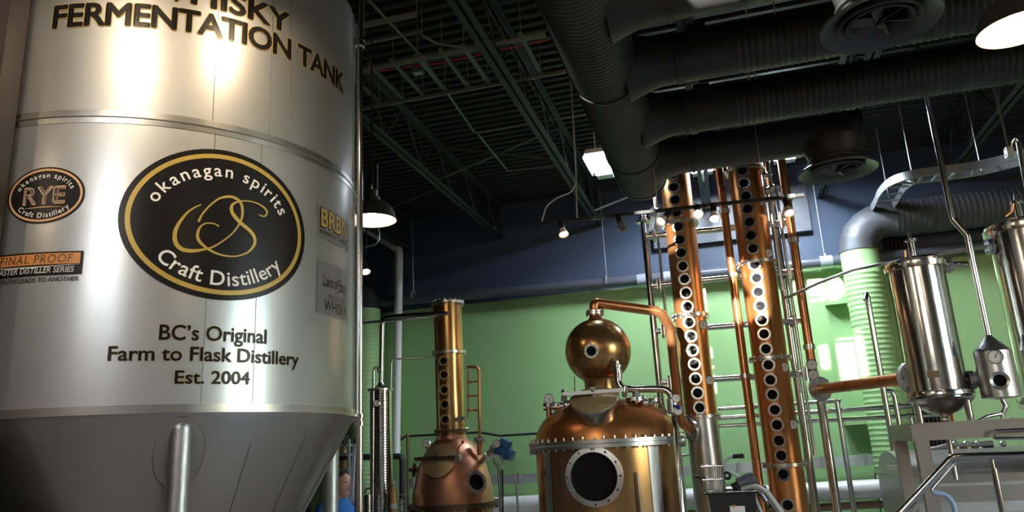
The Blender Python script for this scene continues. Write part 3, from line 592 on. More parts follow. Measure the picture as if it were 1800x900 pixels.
# riser pipe clamped to the tank side
aR = TH0+math.radians(77.5)
rp = P(632, 500, 4.35); rp = Vector((rp.x, rp.y, 0))
t = thing('riser_pipe', 'polished steel riser pipe running up the right side of the big tank', 'pipe', rp)
part('tube', MB().cyl(rp, rp+Vector((0, 0, 4.9)), 0.022, 20), 'steel', t)
for py in (75, 738):
    z = P(632, py, rp.y).z; q = Vector((rp.x, rp.y, z)); part('union', MB().lathe([(0.022, -0.035), (0.036, -0.035), (0.036, -0.012), (0.028, -0.008), (0.028, 0.008), (0.036, 0.012), (0.036, 0.035), (0.022, 0.035)], q, (0, 0, 1), 20), 'steel', t)
    dd = (TC-rp); dd.z = 0; g = dd.length-RT; dd.normalize(); part('clamp_arm', MB().beam(q, q+dd*(g+0.01), 0.02, 0.03), 'steel', t)
# ================================================================== small shared fittings
def tocam(p, tilt=0.0):
    d = CAMP-Vector(p); d.z = 0; d.normalize(); return (d+Vector((0, 0, tilt))).normalized()
GB = mesh_of('gauge_case', MB().lathe([(0.0, -0.022), (0.046, -0.022), (0.050, -0.016), (0.050, 0.010), (0.044, 0.012), (0.043, 0.004)], seg=24), 'steel')
GF = mesh_of('gauge_face', MB().lathe([(0.0, 0.0045), (0.044, 0.0045), (0.044, 0.003)], seg=24), 'gauge_face')
nb = MB().box((0.006, 0.010, 0.006), (0.003, 0.036, 0.002), (Vector((0.8, -0.6, 0)), Vector((0.6, 0.8, 0)), Vector((0, 0, 1)))).lathe([(0.0, 0.005), (0.005, 0.005), (0.005, 0.008), (0, 0.008)], seg=8)
for k in range(9): a = math.radians(-130+k*32.5+90); nb.box((0.035*math.cos(a), 0.035*math.sin(a), 0.0052), (0.009, 0.002, 0.001), (Vector((math.cos(a), math.sin(a), 0)), Vector((-math.sin(a), math.cos(a), 0)), Vector((0, 0, 1))))
GN = mesh_of('gauge_needle', nb, 'black_print')
def gauge(parent, loc, ax=None, k=1.0, stem=None):
    ax = ax or tocam(loc); o = inst('gauge', GB, parent, loc, ax); o.scale = (k, k, k)
    sub('gauge_face', GF, o); sub('gauge_needle', GN, o)
    if stem is not None: part('gauge_stem', MB().cyl(Vector(loc)-Vector(ax)*0.015, stem, 0.008, 8), 'steel', parent)
    return o
def port_meshes(r, depth, mat_ring, n, tag_):
    ring = MB().lathe([(r*0.80, -depth), (r*0.80, 0.006), (r*1.0, 0.010), (r*1.0, 0.0), (r*0.86, -0.004), (r*0.86, -depth)], seg=28, closed=True)
    ring.lathe([(r*0.64, 0.004), (r*0.70, 0.014), (r*0.98, 0.014), (r*1.0, 0.006), (r*0.64, -0.002)], seg=28, closed=True)
    gl = MB().lathe([(0.0, 0.004), (r*0.66, 0.003), (r*0.66, -0.004)], seg=24); bo = MB().bolts((0, 0, 0.015), (0, 0, 1), r*0.85, n, r*0.065, r*0.10)
    return (mesh_of('porthole'+tag_, ring, mat_ring), mesh_of('glass'+tag_, gl, 'porthole_glass'), mesh_of('bolts'+tag_, bo, 'steel'))
def porthole(parent, ms, loc, ax, stretch=None):
    o = inst('porthole', ms[0], parent, loc, ax); sub('glass', ms[1], o); sub('bolts', ms[2], o); return o
def flange(parent, c, ax, ro, ri, t, nb_, mat_='steel', name='flange', br=0.010):
    ax = Vector(ax).normalized(); c = Vector(c)
    o = part(name, MB().ring(c+ax*t*0.27, ax, ro, ri, t*0.46, 40).ring(c-ax*t*0.27, ax, ro, ri, t*0.46, 40), mat_, parent)
    b = MB().bolts(c+ax*(t/2+0.006), ax, (ro*0.8+ri*0.2) if ro-ri > 0.03 else (ro+ri)/2, nb_, br, 0.016).bolts(c-ax*(t/2+0.006), ax, (ro*0.8+ri*0.2) if ro-ri > 0.03 else (ro+ri)/2, nb_, br, 0.016)
    part('bolts', b, 'steel', o); return o
def axz(ax_xy, px, py):                  # height on a vertical axis seen at image row py near column px
    d = ray(px, py); t = math.hypot(ax_xy[0], ax_xy[1])/math.hypot(d.x, d.y); return EYE+d.z*t
# ================================================================== large pot still with globe
Y1 = 8.0; c = P(1067, 779, Y1); S1 = Vector((c.x, Y1, 0)); zf = c.z; R1 = 0.745
def z1(py): return axz((S1.x, S1.y), 1067-(779-py)*0.085, py)
t = thing('pot_still', 'large copper pot still with round globe head and big dark porthole', 'still', S1)
st1 = t
part('boiler', MB().lathe([(R1-0.02, 0.25), (R1, 0.32), (R1, zf-0.03)], S1, (0, 0, 1), 72), 'brass', t)
part('base', MB().lathe([(R1*0.9, 0.0), (R1*0.9, 0.25), (R1-0.02, 0.25)], S1, (0, 0, 1), 48), 'steel_dull', t)
zn = z1(706)
dome = [(R1+0.01, zf+0.02)]
for k in range(1, 13):
    a = k/12*PI/2*0.93; dome.append((R1*math.cos(a)**0.85, zf+0.03+(zn-zf-0.0)*math.sin(a)))
part('dome', MB().lathe(dome, S1, (0, 0, 1), 72), 'copper', t)
fl = part('rim_flange', MB().ring(S1+Vector((0, 0, zf+0.018)), (0, 0, 1), R1+0.065, R1-0.02, 0.035, 72).ring(S1+Vector((0, 0, zf-0.022)), (0, 0, 1), R1+0.06, R1-0.02, 0.035, 72), 'steel_soft', t)
part('bolts', MB().bolts(S1+Vector((0, 0, zf+0.045)), (0, 0, 1), R1+0.035, 48, 0.013, 0.035).bolts(S1+Vector((0, 0, zf-0.048)), (0, 0, 1), R1+0.035, 48, 0.012, 0.02), 'steel', fl)
rg, zg, rn = 0.352, z1(617), 0.178; G1 = S1+Vector((0.0, 0, 0)); gx = P(1051, 617, Y1).x
G1 = Vector((gx, Y1, 0))
part('neck', MB().lathe([(rn+0.06, zn-0.12), (rn+0.02, zn-0.04), (rn, zn+0.02), (rn, zg-rg*0.93), (rn+0.01, zg-rg*0.86)], (G1+S1)/2, (0, 0, 1), 48), 'brass', t)
part('neck_ring', MB().ring((G1+S1)/2+Vector((0, 0, zn-0.02)), (0, 0, 1), rn+0.05, rn-0.01, 0.03, 40), 'brass_lid', t)
part('globe', MB().sphere(G1+Vector((0, 0, zg)), rg, 64, 32), 'brass', t)
ztop = zg+rg
part('head_neck', MB().lathe([(0.10, ztop-0.03), (0.065, ztop+0.015), (0.06, ztop+0.05)], G1, (0, 0, 1), 24), 'copper_bright', t)
flange(t, G1+Vector((0, 0, ztop+0.062)), (0, 0, 1), 0.098, 0.04, 0.045, 8, 'steel_soft', br=0.008)
PM_M = port_meshes(0.075, 0.05, 'steel_soft', 8, '_medium')
q = P(1041, 617, Y1-rg*0.93); d = (q-(G1+Vector((0, 0, zg)))).normalized(); porthole(t, PM_M, G1+Vector((0, 0, zg))+d*(rg+0.015), d)
# vapour pipe from globe to the left column
c1c = P(1238, 757, 9.4)
vp = [G1+Vector((0, 0, ztop+0.09)), Vector((gx, Y1, P(1045, 532, Y1).z)), P(1160, 548, 8.35), P(1178, 575, 8.55), P(1196, 742, 9.0), P(1216, 757, 9.15)]
part('vapour_pipe', MB().tube(fillet(vp, 0.16, 8), 0.055, 24), 'copper_pipe', t, 'copper vapour pipe bending over to the column')
e = vp[-1]; dv_ = (vp[-1]-vp[-2]).normalized(); dv_ = Vector((0.75, 0.55, 0.05)).normalized()
flange(t, e, dv_, 0.125, 0.05, 0.035, 8, 'steel_soft', br=0.011)
# manway on the dome
zc_ = z1(727); dv_ = tocam(S1); dv_ = (Matrix.Rotation(math.radians(-9), 3, 'Z') @ dv_); mc = P(1045, 706, Y1-0.63); ax = (dv_*0.56+Vector((0, 0, 0.83))).normalized(); X, Yv, Z = frame(ax)
mw = part('manway_collar', MB().lathe([(0.19, -0.45), (0.215, -0.06), (0.235, 0.0), (0.235, 0.015), (0.20, 0.015)], mc, ax, 48), 'steel', t)
part('manway_lid', MB().lathe([(0.228, 0.015), (0.228, 0.035), (0.20, 0.045), (0.0, 0.06)], mc, ax, 48), 'brass_lid', t)
part('lid_bar', MB().beam(mc+X*0.30+ax*0.095+Yv*0.02, mc-X*0.30+ax*0.095+Yv*0.02, 0.05, 0.035).cyl(mc+ax*0.06+Yv*0.02, mc+ax*0.14+Yv*0.02, 0.025, 10), 'steel_dull', t)
part('lid_hinge', MB().cyl(mc+X*0.30+Yv*0.0+ax*0.05, mc+X*0.30+Yv*0.12+ax*0.05, 0.03, 10).cyl(mc-X*0.30+Yv*0.0+ax*0.05, mc-X*0.30+Yv*0.12+ax*0.05, 0.03, 10), 'steel_soft', t)
# large porthole in the boiler
dv_ = tocam(S1); pq = P(1047, 837, Y1-R1*0.95); ang_ = math.atan2(pq.y-S1.y, pq.x-S1.x); dv_ = Vector((math.cos(ang_), math.sin(ang_), 0)); pc = S1+dv_*(R1+0.012)+Vector((0, 0, pq.z))
o = part('large_porthole', MB().lathe([(0.225, -0.10), (0.255, 0.0), (0.275, 0.0), (0.275, 0.03), (0.222, 0.034), (0.215, 0.0), (0.215, -0.10)], pc, dv_, 48, True), 'steel_soft', t)
part('glass', MB().lathe([(0.0, 0.005), (0.222, 0.005), (0.222, -0.01)], pc, dv_, 40), 'porthole_glass', o); part('bolts', MB().bolts(pc+dv_*0.036, dv_, 0.25, 12, 0.013, 0.022), 'steel', o)
# steel staves, sight tube and name plate on the boiler
for px, w, m_ in ((958, 0.13, 'steel_soft'), (1157, 0.12, 'steel_soft')):
    q = P(px, 840, Y1-R1*0.75); a = math.atan2(q.y-S1.y, q.x-S1.x); vs = []; hw = w/2/R1
    vs = [S1+Vector((math.cos(a+hw*i/3), math.sin(a+hw*i/3), 0))*(R1+0.006)+Vector((0, 0, z_)) for z_ in (0.3, zf-0.05) for i in range(-3, 4)]
    part('stave', MB().add(vs, [(i, i+1, 8+i, 7+i) for i in range(6)]), m_, t, 'vertical steel strip')
q = P(1120, 840, Y1-R1*0.9); a = math.atan2(q.y-S1.y, q.x-S1.x); sx = S1+Vector((math.cos(a), math.sin(a), 0))*(R1+0.03)
part('sight_tube', MB().cyl(sx+Vector((0, 0, 0.5)), sx+Vector((0, 0, zf-0.28)), 0.012, 10).cyl(sx+Vector((0, 0, zf-0.30)), S1+(sx-S1)*0.97+Vector((0, 0, zf-0.30)), 0.012, 8), 'steel', t)
q = P(955, 830, Y1-R1*0.7); a = math.atan2(q.y-S1.y, q.x-S1.x); dq = Vector((math.cos(a), math.sin(a), 0)); part('name_plate', MB().box(S1+dq*(R1+0.010)+Vector((0, 0, q.z)), (0.004, 0.05, 0.06), (dq, Vector((-dq.y, dq.x, 0)), Vector((0, 0, 1)))), 'bronze_dark', t)
# little pipes, valves and gauges on the dome
for px, py0, py1, Yq in ((966, 738, 712, 7.75), (981, 735, 712, 7.8), (1119, 735, 702, 7.75), (1151, 733, 703, 8.0)):
    a, b = P(px, py0+8, Yq), P(px-2, py1, Yq); part('nozzle', MB().cyl(a, b, 0.028, 16), 'copper_bright', t); flange(t, b, (0, 0, 1), 0.055 if px != 1119 else 0.10, 0.0001, 0.035, 6, 'steel_soft', br=0.006)
a = P(965, 712, 7.75); gauge(t, P(965, 701, 7.70), k=1.05, stem=a); part('valve_body', MB().tube([P(955, 717, 7.75), P(995, 713, 7.8)], 0.03, 12).sphere(P(996, 712, 7.8), 0.05, 12, 8), 'steel_soft', t)
part('valve_lever', MB().tube([P(997, 706, 7.8), P(990, 690, 7.75)], 0.007, 8).sphere(P(989.5, 688, 7.75), 0.02, 10, 6).tube([P(997, 708, 7.8), P(1005, 701, 7.75)], 0.007, 8).sphere(P(1006, 700, 7.75), 0.02, 10, 6), 'black_metal', t)
part('thin_rod', MB().cyl(P(1011, 704, 8.0), P(1009.5, 662, 8.0), 0.006, 6), 'bronze_dark', t)
gauge(t, P(1053, 690, Y1-rn-0.05), k=0.95)
part('steam_pipe', MB().tube(fillet([P(1087, 650, 7.72), P(1087, 684, 7.7), P(1118, 684, 7.68), P(1172, 684, 7.66), P(1182, 698, 7.66), P(1183, 716, 7.66)], 0.14, 7), 0.036, 18), 'steel', t, 'polished steel elbow pipe')
part('steam_branch', MB().cyl(P(1118, 686, 7.68), P(1119, 702, 7.72), 0.034, 14, 0.05), 'steel', t)
part('relief_valve', MB().lathe([(0.035, 0), (0.045, 0.005), (0.045, 0.03), (0.034, 0.035), (0.034, 0.10), (0.045, 0.105), (0.045, 0.13), (0.02, 0.14), (0.02, 0.17)], P(1087, 664, 7.71), (0, 0, 1), 16), 'steel', t)
part('elbow_valve', MB().lathe([(0.045, 0), (0.055, 0.01), (0.055, 0.14), (0.045, 0.15)], P(1184, 727, 7.66), (0, 0, 1), 16), 'steel_soft', t)
part('valve_handle', MB().beam(P(1184, 714, 7.6), P(1195, 716, 7.55), 0.02, 0.035), 'blue_handle', t, 'blue valve handle')
gauge(t, P(1189, 700, 7.58), k=0.85); gauge(t, P(1192, 721, 7.58), k=0.95)
part('down_pipe', MB().tube([P(1184, 727, 7.66), P(1187, 760, 7.55), P(1201, 905, 7.4)], 0.024, 14), 'steel', t)
part('side_valve', MB().tube([P(1128, 722, 7.8), P(1155, 704, 8.0), P(1172, 725, 7.9)], 0.02, 10).sphere(P(1134, 708, 7.75), 0.045, 12, 8).cyl(P(1134, 703, 7.75), P(1133, 694, 7.75), 0.02, 10), 'steel_soft', t)
part('rim_lug', MB().cyl(P(1194, 775, 7.85), P(1204, 774, 7.85), 0.06, 16), 'steel_soft', t); part('rim_lug', MB().cyl(P(940, 790, 7.85), P(932, 791, 7.85), 0.055, 16), 'steel_soft', t)
# ================================================================== small still with short column
Y2 = 8.5; c = P(797, 884, Y2); S2 = Vector((c.x, Y2, 0)); zf2 = c.z
def z2(py): return axz((S2.x, S2.y), 797-(884-py)*0.02, py)
k2 = 1/PXM(c)
t = thing('small_still', 'small rosy copper still with short brass column and hinged lid', 'still', S2)
part('dome', MB().lathe([(72*k2, zf2), (71*k2, z2(865)), (67*k2, z2(845)), (61*k2, z2(820)), (53*k2, z2(802)), (43*k2, z2(787)), (34*k2, z2(777)), (28*k2, z2(772)), (27*k2, z2(766))], S2, (0, 0, 1), 64), 'copper_rosy', t)
part('boiler', MB().lathe([(60*k2, 0.0), (70*k2, 0.05), (70*k2, zf2)], S2, (0, 0, 1), 64), 'brass', t)
o = part('rim_flange', MB().ring(S2+Vector((0, 0, zf2-0.015)), (0, 0, 1), 81*k2, 68*k2, 0.05, 64), 'bronze_dark', t); part('bolts', MB().bolts(S2+Vector((0, 0, zf2-0.05)), (0, 0, 1), 77*k2, 40, 0.010, 0.03), 'bronze_dark', o)
rc2 = 26.3*k2; tx = P(795.5, 540, Y2).x; S2t = Vector((tx, Y2, 0))
part('column', MB().lathe([(rc2, z2(770)), (rc2, z2(623))], S2, (0, 0, 1), 48), 'brass', t)
part('upper_column', MB().lathe([(rc2, z2(622)), (rc2, z2(533))], S2, (0, 0, 1), 48), 'brass', t)
part('top_cap', MB().lathe([(rc2, z2(533)), (rc2*0.7, z2(531)), (0, z2(530))], S2, (0, 0, 1), 48), 'brass_lid', t)
for py, mm, nb_ in ((758, 'bronze_dark', 18), (621, 'steel_soft', 12), (534, 'steel_soft', 18)): flange(t, S2+Vector((0, 0, z2(py))), (0, 0, 1), rc2+0.03, rc2-0.01, 0.03, nb_, mm, br=0.007)
PM_S = port_meshes(0.062, 0.05, 'brass_lid', 8, '_small')
for py in (637, 661, 687, 712, 738):
    d = tocam(S2); d = Matrix.Rotation(math.radians(-20), 3, 'Z') @ d; porthole(t, PM_S, S2+d*(rc2+0.025)+Vector((0, 0, z2(py))), d)
# side sight ladder on the right of the column
part('sight_ladder', MB().tube(fillet([P(821, 645, 8.4), P(842, 645, 8.4), P(843, 772, 8.4)], 0.06), 0.018, 12), 'copper_bright', t)
for py in (671, 696, 721): part('ladder_rung', MB().cyl(P(821, py+0.5, 8.4), P(842, py-0.5, 8.4), 0.010, 8).sphere(P(828, py, 8.4), 0.020, 10, 6), 'copper_bright', t)
part('ladder_foot', MB().cyl(P(843, 772, 8.4), P(844, 800, 8.4), 0.035, 14), 'copper_rosy', t); flange(t, P(843, 773, 8.4), (0, 0, 1), 0.065, 0.001, 0.03, 6, 'steel_dull', br=0.006)
part('red_tube', MB().cyl(P(823, 650, 8.38), P(823, 735, 8.38), 0.006, 6), 'red_paint', t)
part('name_plate', MB().box(P(810, 736, 8.5-rc2*0.95), (0.10, 0.012, 0.045)), 'steel_dull', t)
# hinged lid manway
mc = P(773, 811, Y2-0.36); ax = (Matrix.Rotation(math.radians(-22), 3, 'Z') @ tocam(S2)*0.86+Vector((0, 0, 0.42))).normalized(); X, Yv, Z = frame(ax)
part('manway_collar', MB().lathe([(0.19, -0.16), (0.185, 0.0), (0.15, 0.0)], mc, ax, 40), 'copper_rosy', t)
part('manway_lid', MB().lathe([(0.195, 0.0), (0.20, 0.012), (0.20, 0.03), (0.15, 0.045), (0.0, 0.06)], mc, ax, 40), 'brass_lid', t)
part('lid_bar', MB().beam(mc-X*0.27+ax*0.085, mc+X*0.25+ax*0.085, 0.03, 0.04).cyl(mc+ax*0.05, mc+ax*0.12, 0.022, 10), 'bronze_dark', t)
part('lid_clamp', MB().box(mc+X*0.25+ax*0.07, (0.05, 0.07, 0.07), (X, Yv, Z)).cyl(mc+X*0.27+ax*0.05, mc+X*0.27+ax*0.16, 0.012, 8), 'steel_dull', t)
part('lever', MB().tube([mc+X*0.24+ax*0.08, mc+X*0.24+ax*0.10+Yv*0.09, mc+X*0.29+ax*0.10+Yv*0.17], 0.008, 8).sphere(mc+X*0.29+ax*0.10+Yv*0.17, 0.018, 10, 6), 'red_paint', t)
pq = P(836, 848, Y2-0.34); d = Vector((pq.x-S2.x, pq.y-S2.y, 0)).normalized(); d = (d+Vector((0, 0, 0.25))).normalized()
o = part('round_window', MB().lathe([(0.095, -0.10), (0.125, 0.0), (0.128, 0.025), (0.09, 0.028), (0.085, 0.0), (0.085, -0.10)], pq, d, 36, True), 'steel_soft', t)
part('glass', MB().lathe([(0.0, 0.006), (0.09, 0.006), (0.09, -0.01)], pq, d, 32), 'porthole_glass', o); part('bolts', MB().bolts(pq+d*0.03, d, 0.108, 10, 0.009, 0.018), 'steel', o)
gauge(t, P(749, 779, 8.2), k=0.95, stem=P(751, 797, 8.3))
part('side_port', MB().lathe([(0.03, 0), (0.03, 0.07), (0.075, 0.075), (0.075, 0.10), (0.02, 0.105), (0.02, 0.15), (0.0, 0.155)], P(741, 827, 8.4), (-1, -0.25, 0.1), 20), 'bronze_dark', t)
# agitator motor and stand
m0 = P(866, 797, 8.3)
t2 = thing('agitator_motor', 'blue electric motor mounted on the right of the small still', 'motor', m0)
ax = (P(897, 800, 8.25)-P(868, 785, 8.3)).normalized(); q0 = P(866, 782, 8.3)
part('motor_body', MB().lathe([(0.04, 0), (0.075, 0.01), (0.075, 0.17), (0.06, 0.18), (0.06, 0.22), (0.0, 0.225)], P(873, 787, 8.28), ax, 24), 'blue_motor', t2)
part('terminal_box', MB().box(P(889, 779, 8.22), (0.12, 0.08, 0.07), (ax, frame(ax)[0], frame(ax)[1])), 'blue_motor', t2)
part('gearbox', MB().lathe([(0.05, 0), (0.065, 0.01), (0.065, 0.07), (0.04, 0.09), (0.04, 0.16)], P(875, 786, 8.28), (P(857, 800, 8.35)-P(875, 786, 8.28)), 20), 'steel_dull', t2)
for k in range(6): q = P(873, 787, 8.28)+ax*(0.04+0.022*k); part('cooling_fin', MB().ring(q, ax, 0.082, 0.07, 0.006, 20), 'blue_motor', t2)
gauge(t2, P(873, 780, 8.15), k=0.85)
part('shaft_housing', MB().cyl(P(857, 800, 8.35), P(846, 812, 8.42), 0.035, 14), 'steel_soft', t2)
t2 = thing('shackle_post', 'steel post with a ring on top beside the small still', 'post', P(878, 905, 8.1))
part('post', MB().cyl(Vector((P(878, 900, 8.1).x, 8.1, 0)), P(877, 822, 8.1), 0.016, 10), 'steel_soft', t2); part('ring', MB().torus(P(875, 809, 8.1), tocam(P(875, 809, 8.1)), 0.05, 0.012, 20, 8), 'steel_soft', t2)
part('neck', MB().cyl(P(877, 822, 8.1), P(876, 814, 8.1), 0.028, 10, 0.012), 'steel_soft', t2); part('black_tie', MB().cyl(P(883, 826, 8.12), P(884, 905, 8.12), 0.010, 8), 'hose_black', t2)
pipe('white_hose', [Vector((P(912, 905, 8.3).x, 8.3, 0.0)), P(909, 870, 8.3), P(904, 832, 8.3)], 0.014, 'hose_clear', 'thin pale hose standing upright right of the small still', 'hose')
# slim condenser and its pipes
YC = 8.3; c = P(671, 880, YC); kc = 1/PXM(c); SC = Vector((c.x, YC, 0))
def zs(py): return axz((SC.x, SC.y), 671, py)
t = thing('slim_condenser', 'slim dimpled steel condenser tube beside the big tank', 'condenser', SC)
prof = []; z = 0.0; zt = zs(684)
while z < zt: prof += [(20*kc, z), (20*kc+0.004, z+0.012), (20*kc, z+0.024)]; z += 0.03
part('body', MB().lathe([(20*kc, 0.0)]+prof[1:], SC, (0, 0, 1), 40), 'steel', t)
part('cap', MB().lathe([(24*kc, zt-0.02), (24*kc, zt), (10*kc, zt+0.03), (6*kc, zt+0.05), (4.5*kc, zt+0.08)], SC, (0, 0, 1), 32), 'steel_soft', t)
part('inlet_pipe', MB().tube(fillet([SC+Vector((0, 0, zt+0.05)), P(672, 561, YC), P(700, 556, YC), P(788, 551, 8.35)], 0.07), 0.030, 18), 'steel', t)
part('lower_pipe', MB().tube([P(620, 570, 8.2), P(680, 564, 8.2), P(763, 556, 8.3), P(775, 551, 8.36)], 0.017, 12), 'steel_soft', t)
part('elbow_block', MB().box(P(768, 546, 8.36), (0.07, 0.07, 0.10)), 'black_metal', t)
part('vent_pipe', MB().tube(fillet([P(687, 682, YC-0.02), P(688, 632, YC), P(769, 626, 8.5)], 0.05), 0.013, 10), 'steel_soft', t)
part('side_pipe', MB().tube(fillet([P(655, 905, YC-0.12), P(657, 650, YC-0.12), P(664, 643, YC-0.1), P(666, 655, YC-0.1)], 0.03), 0.016, 12), 'steel', t)
gauge(t, P(662, 709, YC-0.17), k=0.8)
t = thing('measuring_cylinder', 'short steel measuring cylinder in front of the slim condenser', 'cylinder', Vector((P(646, 880, 8.0).x, 8.0, 0)))
q = P(647, 869, 8.0); part('body', MB().lathe([(0.05, 0), (0.05, q.z)], (q.x, 8.0, 0), (0, 0, 1), 24), 'steel', t); part('handle', MB().tube(fillet([P(641, 868, 7.98), P(643, 860, 7.98), P(655, 857, 7.98)], 0.02), 0.010, 8), 'steel', t)
# shelf with bottle by the slim condenser
zsh = P(690, 899, 8.15).z
t = thing('side_shelf', 'steel bench shelf between slim condenser and small still', 'shelf', Vector((P(690, 899, 8.2).x, 8.2, 0)))
a = P(675, 899, 8.2); b = P(722, 899, 8.2); part('top', MB().box(((a.x+b.x)/2, 8.2, zsh-0.015), (b.x-a.x, 0.35, 0.03)), 'steel_soft', t)
for xx in (a.x+0.03, b.x-0.03): part('leg', MB().cyl((xx, 8.25, 0), (xx, 8.25, zsh-0.02), 0.018, 10), 'steel_soft', t)
bl = P(692, 898, 8.12); t = thing('bottle', 'clear bottle of amber liquid standing on the steel shelf', 'bottle', (bl.x, 8.12, zsh))
part('glass', MB().lathe([(0.040, 0), (0.044, 0.01), (0.044, 0.20), (0.016, 0.27), (0.016, 0.30), (0.0, 0.30)], (bl.x, 8.12, zsh), (0, 0, 1), 20), 'amber_liquid', t); part('cap', MB().cyl((bl.x, 8.12, zsh+0.30), (bl.x, 8.12, zsh+0.33), 0.018, 12), 'clear_plastic', t)
part('label', MB().lathe([(0.0445, 0.03), (0.0455, 0.03), (0.0455, 0.09), (0.0445, 0.09)], (bl.x, 8.12, zsh), (0, 0, 1), 20, True), 'clear_plastic', t)
vq = P(706, 893, 8.18); t = thing('hand_valve', 'small steel valve with round handle on the steel shelf', 'valve', (vq.x, 8.18, zsh))
part('body', MB().lathe([(0.03, 0), (0.03, 0.03), (0.018, 0.05), (0.018, 0.12)], (vq.x, 8.18, zsh), (0, 0, 1), 14), 'steel_dull', t); part('wheel', MB().torus(Vector((vq.x, 8.18, zsh+0.13)), (0.3, -1, 0.4), 0.05, 0.008, 20, 6).beam((vq.x-0.05, 8.18, zsh+0.13), (vq.x+0.05, 8.18, zsh+0.13), 0.01, 0.01), 'steel_dull', t)
# ================================================================== the two tall columns
PM_C = port_meshes(0.078, 0.04, 'steel', 8, '_column')
def column(px, py, Yc, r, sections, flanges, ports, gauges, label, lean):
    c = P(px, py, Yc); C0 = Vector((c.x, Yc, 0)); t = thing('rectification_column', label, 'column', C0, 'tall copper columns')
    zz = lambda y: axz((C0.x, C0.y), px-(py-y)*lean, y)
    for (ya, yb, m_) in sections:
        part('column_section', MB().lathe([(r, 0.0 if yb is None else zz(yb)), (r, 5.3 if ya is None else zz(ya))], C0, (0, 0, 1), 48), m_, t)
    part('top_cap', MB().lathe([(r, 5.3), (r*0.6, 5.36), (0.06, 5.38), (0.06, 5.43), (0.0, 5.44)], C0, (0, 0, 1), 40), 'copper', t)
    for (y, nb_) in flanges: flange(t, C0+Vector((0, 0, zz(y))), (0, 0, 1), r+0.04, r-0.01, 0.035, nb_, 'steel_soft', br=0.009)
    d = Matrix.Rotation(math.radians(0), 3, 'Z') @ tocam(C0)
    for (x, y) in ports:
        q = P(x, y, Yc-r); e = Vector((q.x-C0.x, 0, 0)); s = max(-0.6, min(0.6, e.dot(Vector((d.y*-1, d.x, 0)))/r)); dd = Matrix.Rotation(math.asin(s), 3, 'Z') @ d
        porthole(t, PM_C, C0+dd*(r+0.018)+Vector((0, 0, zz(y))), dd)
    for (x, y, k) in gauges:
        q = P(x, y, Yc-r*0.8); gauge(t, q, k=k*1.1, stem=Vector((C0.x, C0.y, q.z))+(q-C0-Vector((0, 0, q.z))).normalized()*r*0.95)
    return t, C0, zz
def c3(l): return [(1080+x/2.813, 260+y/2.813) for x, y in l]
def c4(l): return [(1140+x/2.647, 560+y/2.647) for x, y in l]
p1 = c3([(287, 158), (295, 218), (302, 279), (308, 340), (317, 411), (324, 474), (331, 538), (339, 602), (347, 665), (354, 731), (361, 798), (369, 874)])+c4([(197, 92), (204, 156), (212, 220), (218, 286), (227, 351), (236, 418)])
colA, CA, zA = column(1205, 480, 9.5, 0.19, [(None, 395, 'copper_bright'), (395, 557, 'copper'), (557, 733, 'copper'), (733, None, 'steel_soft')], [(395, 14), (557, 18), (733, 18)], p1,
    [(1236, 571, 1.0), (1248, 668, 1.0)], 'left tall copper column with a row of portholes and steel base', 0.104)
p2_ = c3([(635, 80), (643, 138), (650, 200), (660, 262), (668, 325), (676, 388), (683, 454), (694, 517), (702, 595), (712, 660), (720, 728), (730, 795), (738, 863)])+c4([(545, 82), (554, 150), (565, 223), (574, 291), (583, 358), (594, 427), (604, 496), (613, 567), (623, 635), (633, 720), (653, 860)])
colB, CB, zB = column(1333, 480, 9.5, 0.205, [(None, 302, 'copper_bright'), (302, 465, 'copper'), (465, 631, 'copper'), (631, 817, 'copper'), (817, None, 'copper_bright')], [(302, 12), (465, 18), (631, 18), (817, 16)], p2_,
    [(1351, 445, 1.0), (1379, 645, 1.0), (1394, 746, 1.0), (1339, 355, 0.9)], 'right tall copper column with portholes down to the floor', 0.125)
# copper pipes between and beside the columns
def vpipe(name, px0, py0, px1, py1, Y, r, m_, label, cl, cm='steel_soft', z0=0.0, z1_=None, cat='pipe', group=None):
    a, b = P(px0, py0, Y), P(px1, py1, Y); x = (a.x+b.x)/2; tp = a.z if z1_ is None else z1_; bt = b.z if z0 is None else z0
    t = thing(name, label, cat, (x, Y, bt), group); part('tube', MB().cyl((x, Y, bt), (x, Y, tp), r, 18), m_, t)
    for py in cl: z = P(px0+(px1-px0)*(py-py0)/(py1-py0), py, Y).z; part('clamp', MB().lathe([(r, -0.025), (r*1.35, -0.025), (r*1.35, 0.025), (r, 0.025)], (x, Y, z), (0, 0, 1), 20, True), cm, t)
    return t
vpipe('copper_pipe', 1264, 300, 1334, 847, 9.45, 0.05, 'copper_pipe', 'copper pipe standing between the two tall columns', (372, 484, 661), z1_=5.2)
Yp = 9.45
t = thing('copper_transfer_pipe', 'copper pipe right of the columns turning to the near steel condenser', 'pipe', P(1431, 690, Yp))
a = P(1377, 290, Yp); b = P(1431, 685, Yp); xx = (a.x+b.x)/2
part('downpipe', MB().cyl((xx, Yp, b.z-0.02), (xx, Yp, 5.2), 0.052, 20), 'copper_pipe', t)
for py in (423, 612): z = P(1395, py, Yp).z; part('clamp', MB().lathe([(0.05, -0.03), (0.066, -0.03), (0.066, 0.03), (0.05, 0.03)], (xx, Yp, z), (0, 0, 1), 20, True), 'steel_soft', t)
el = Vector((xx, Yp, b.z)); cnd = P(1606, 664, 8.1)
dirc = (cnd-el).normalized()
part('cross_pipe', MB().tube([el+dirc*0.0, cnd], 0.062, 20), 'copper_pipe', t)
flange(t, el+dirc*0.09, dirc, 0.14, 0.05, 0.04, 8, 'steel_soft', br=0.012); part('elbow', MB().sphere(el, 0.075, 20, 12), 'copper_pipe', t)
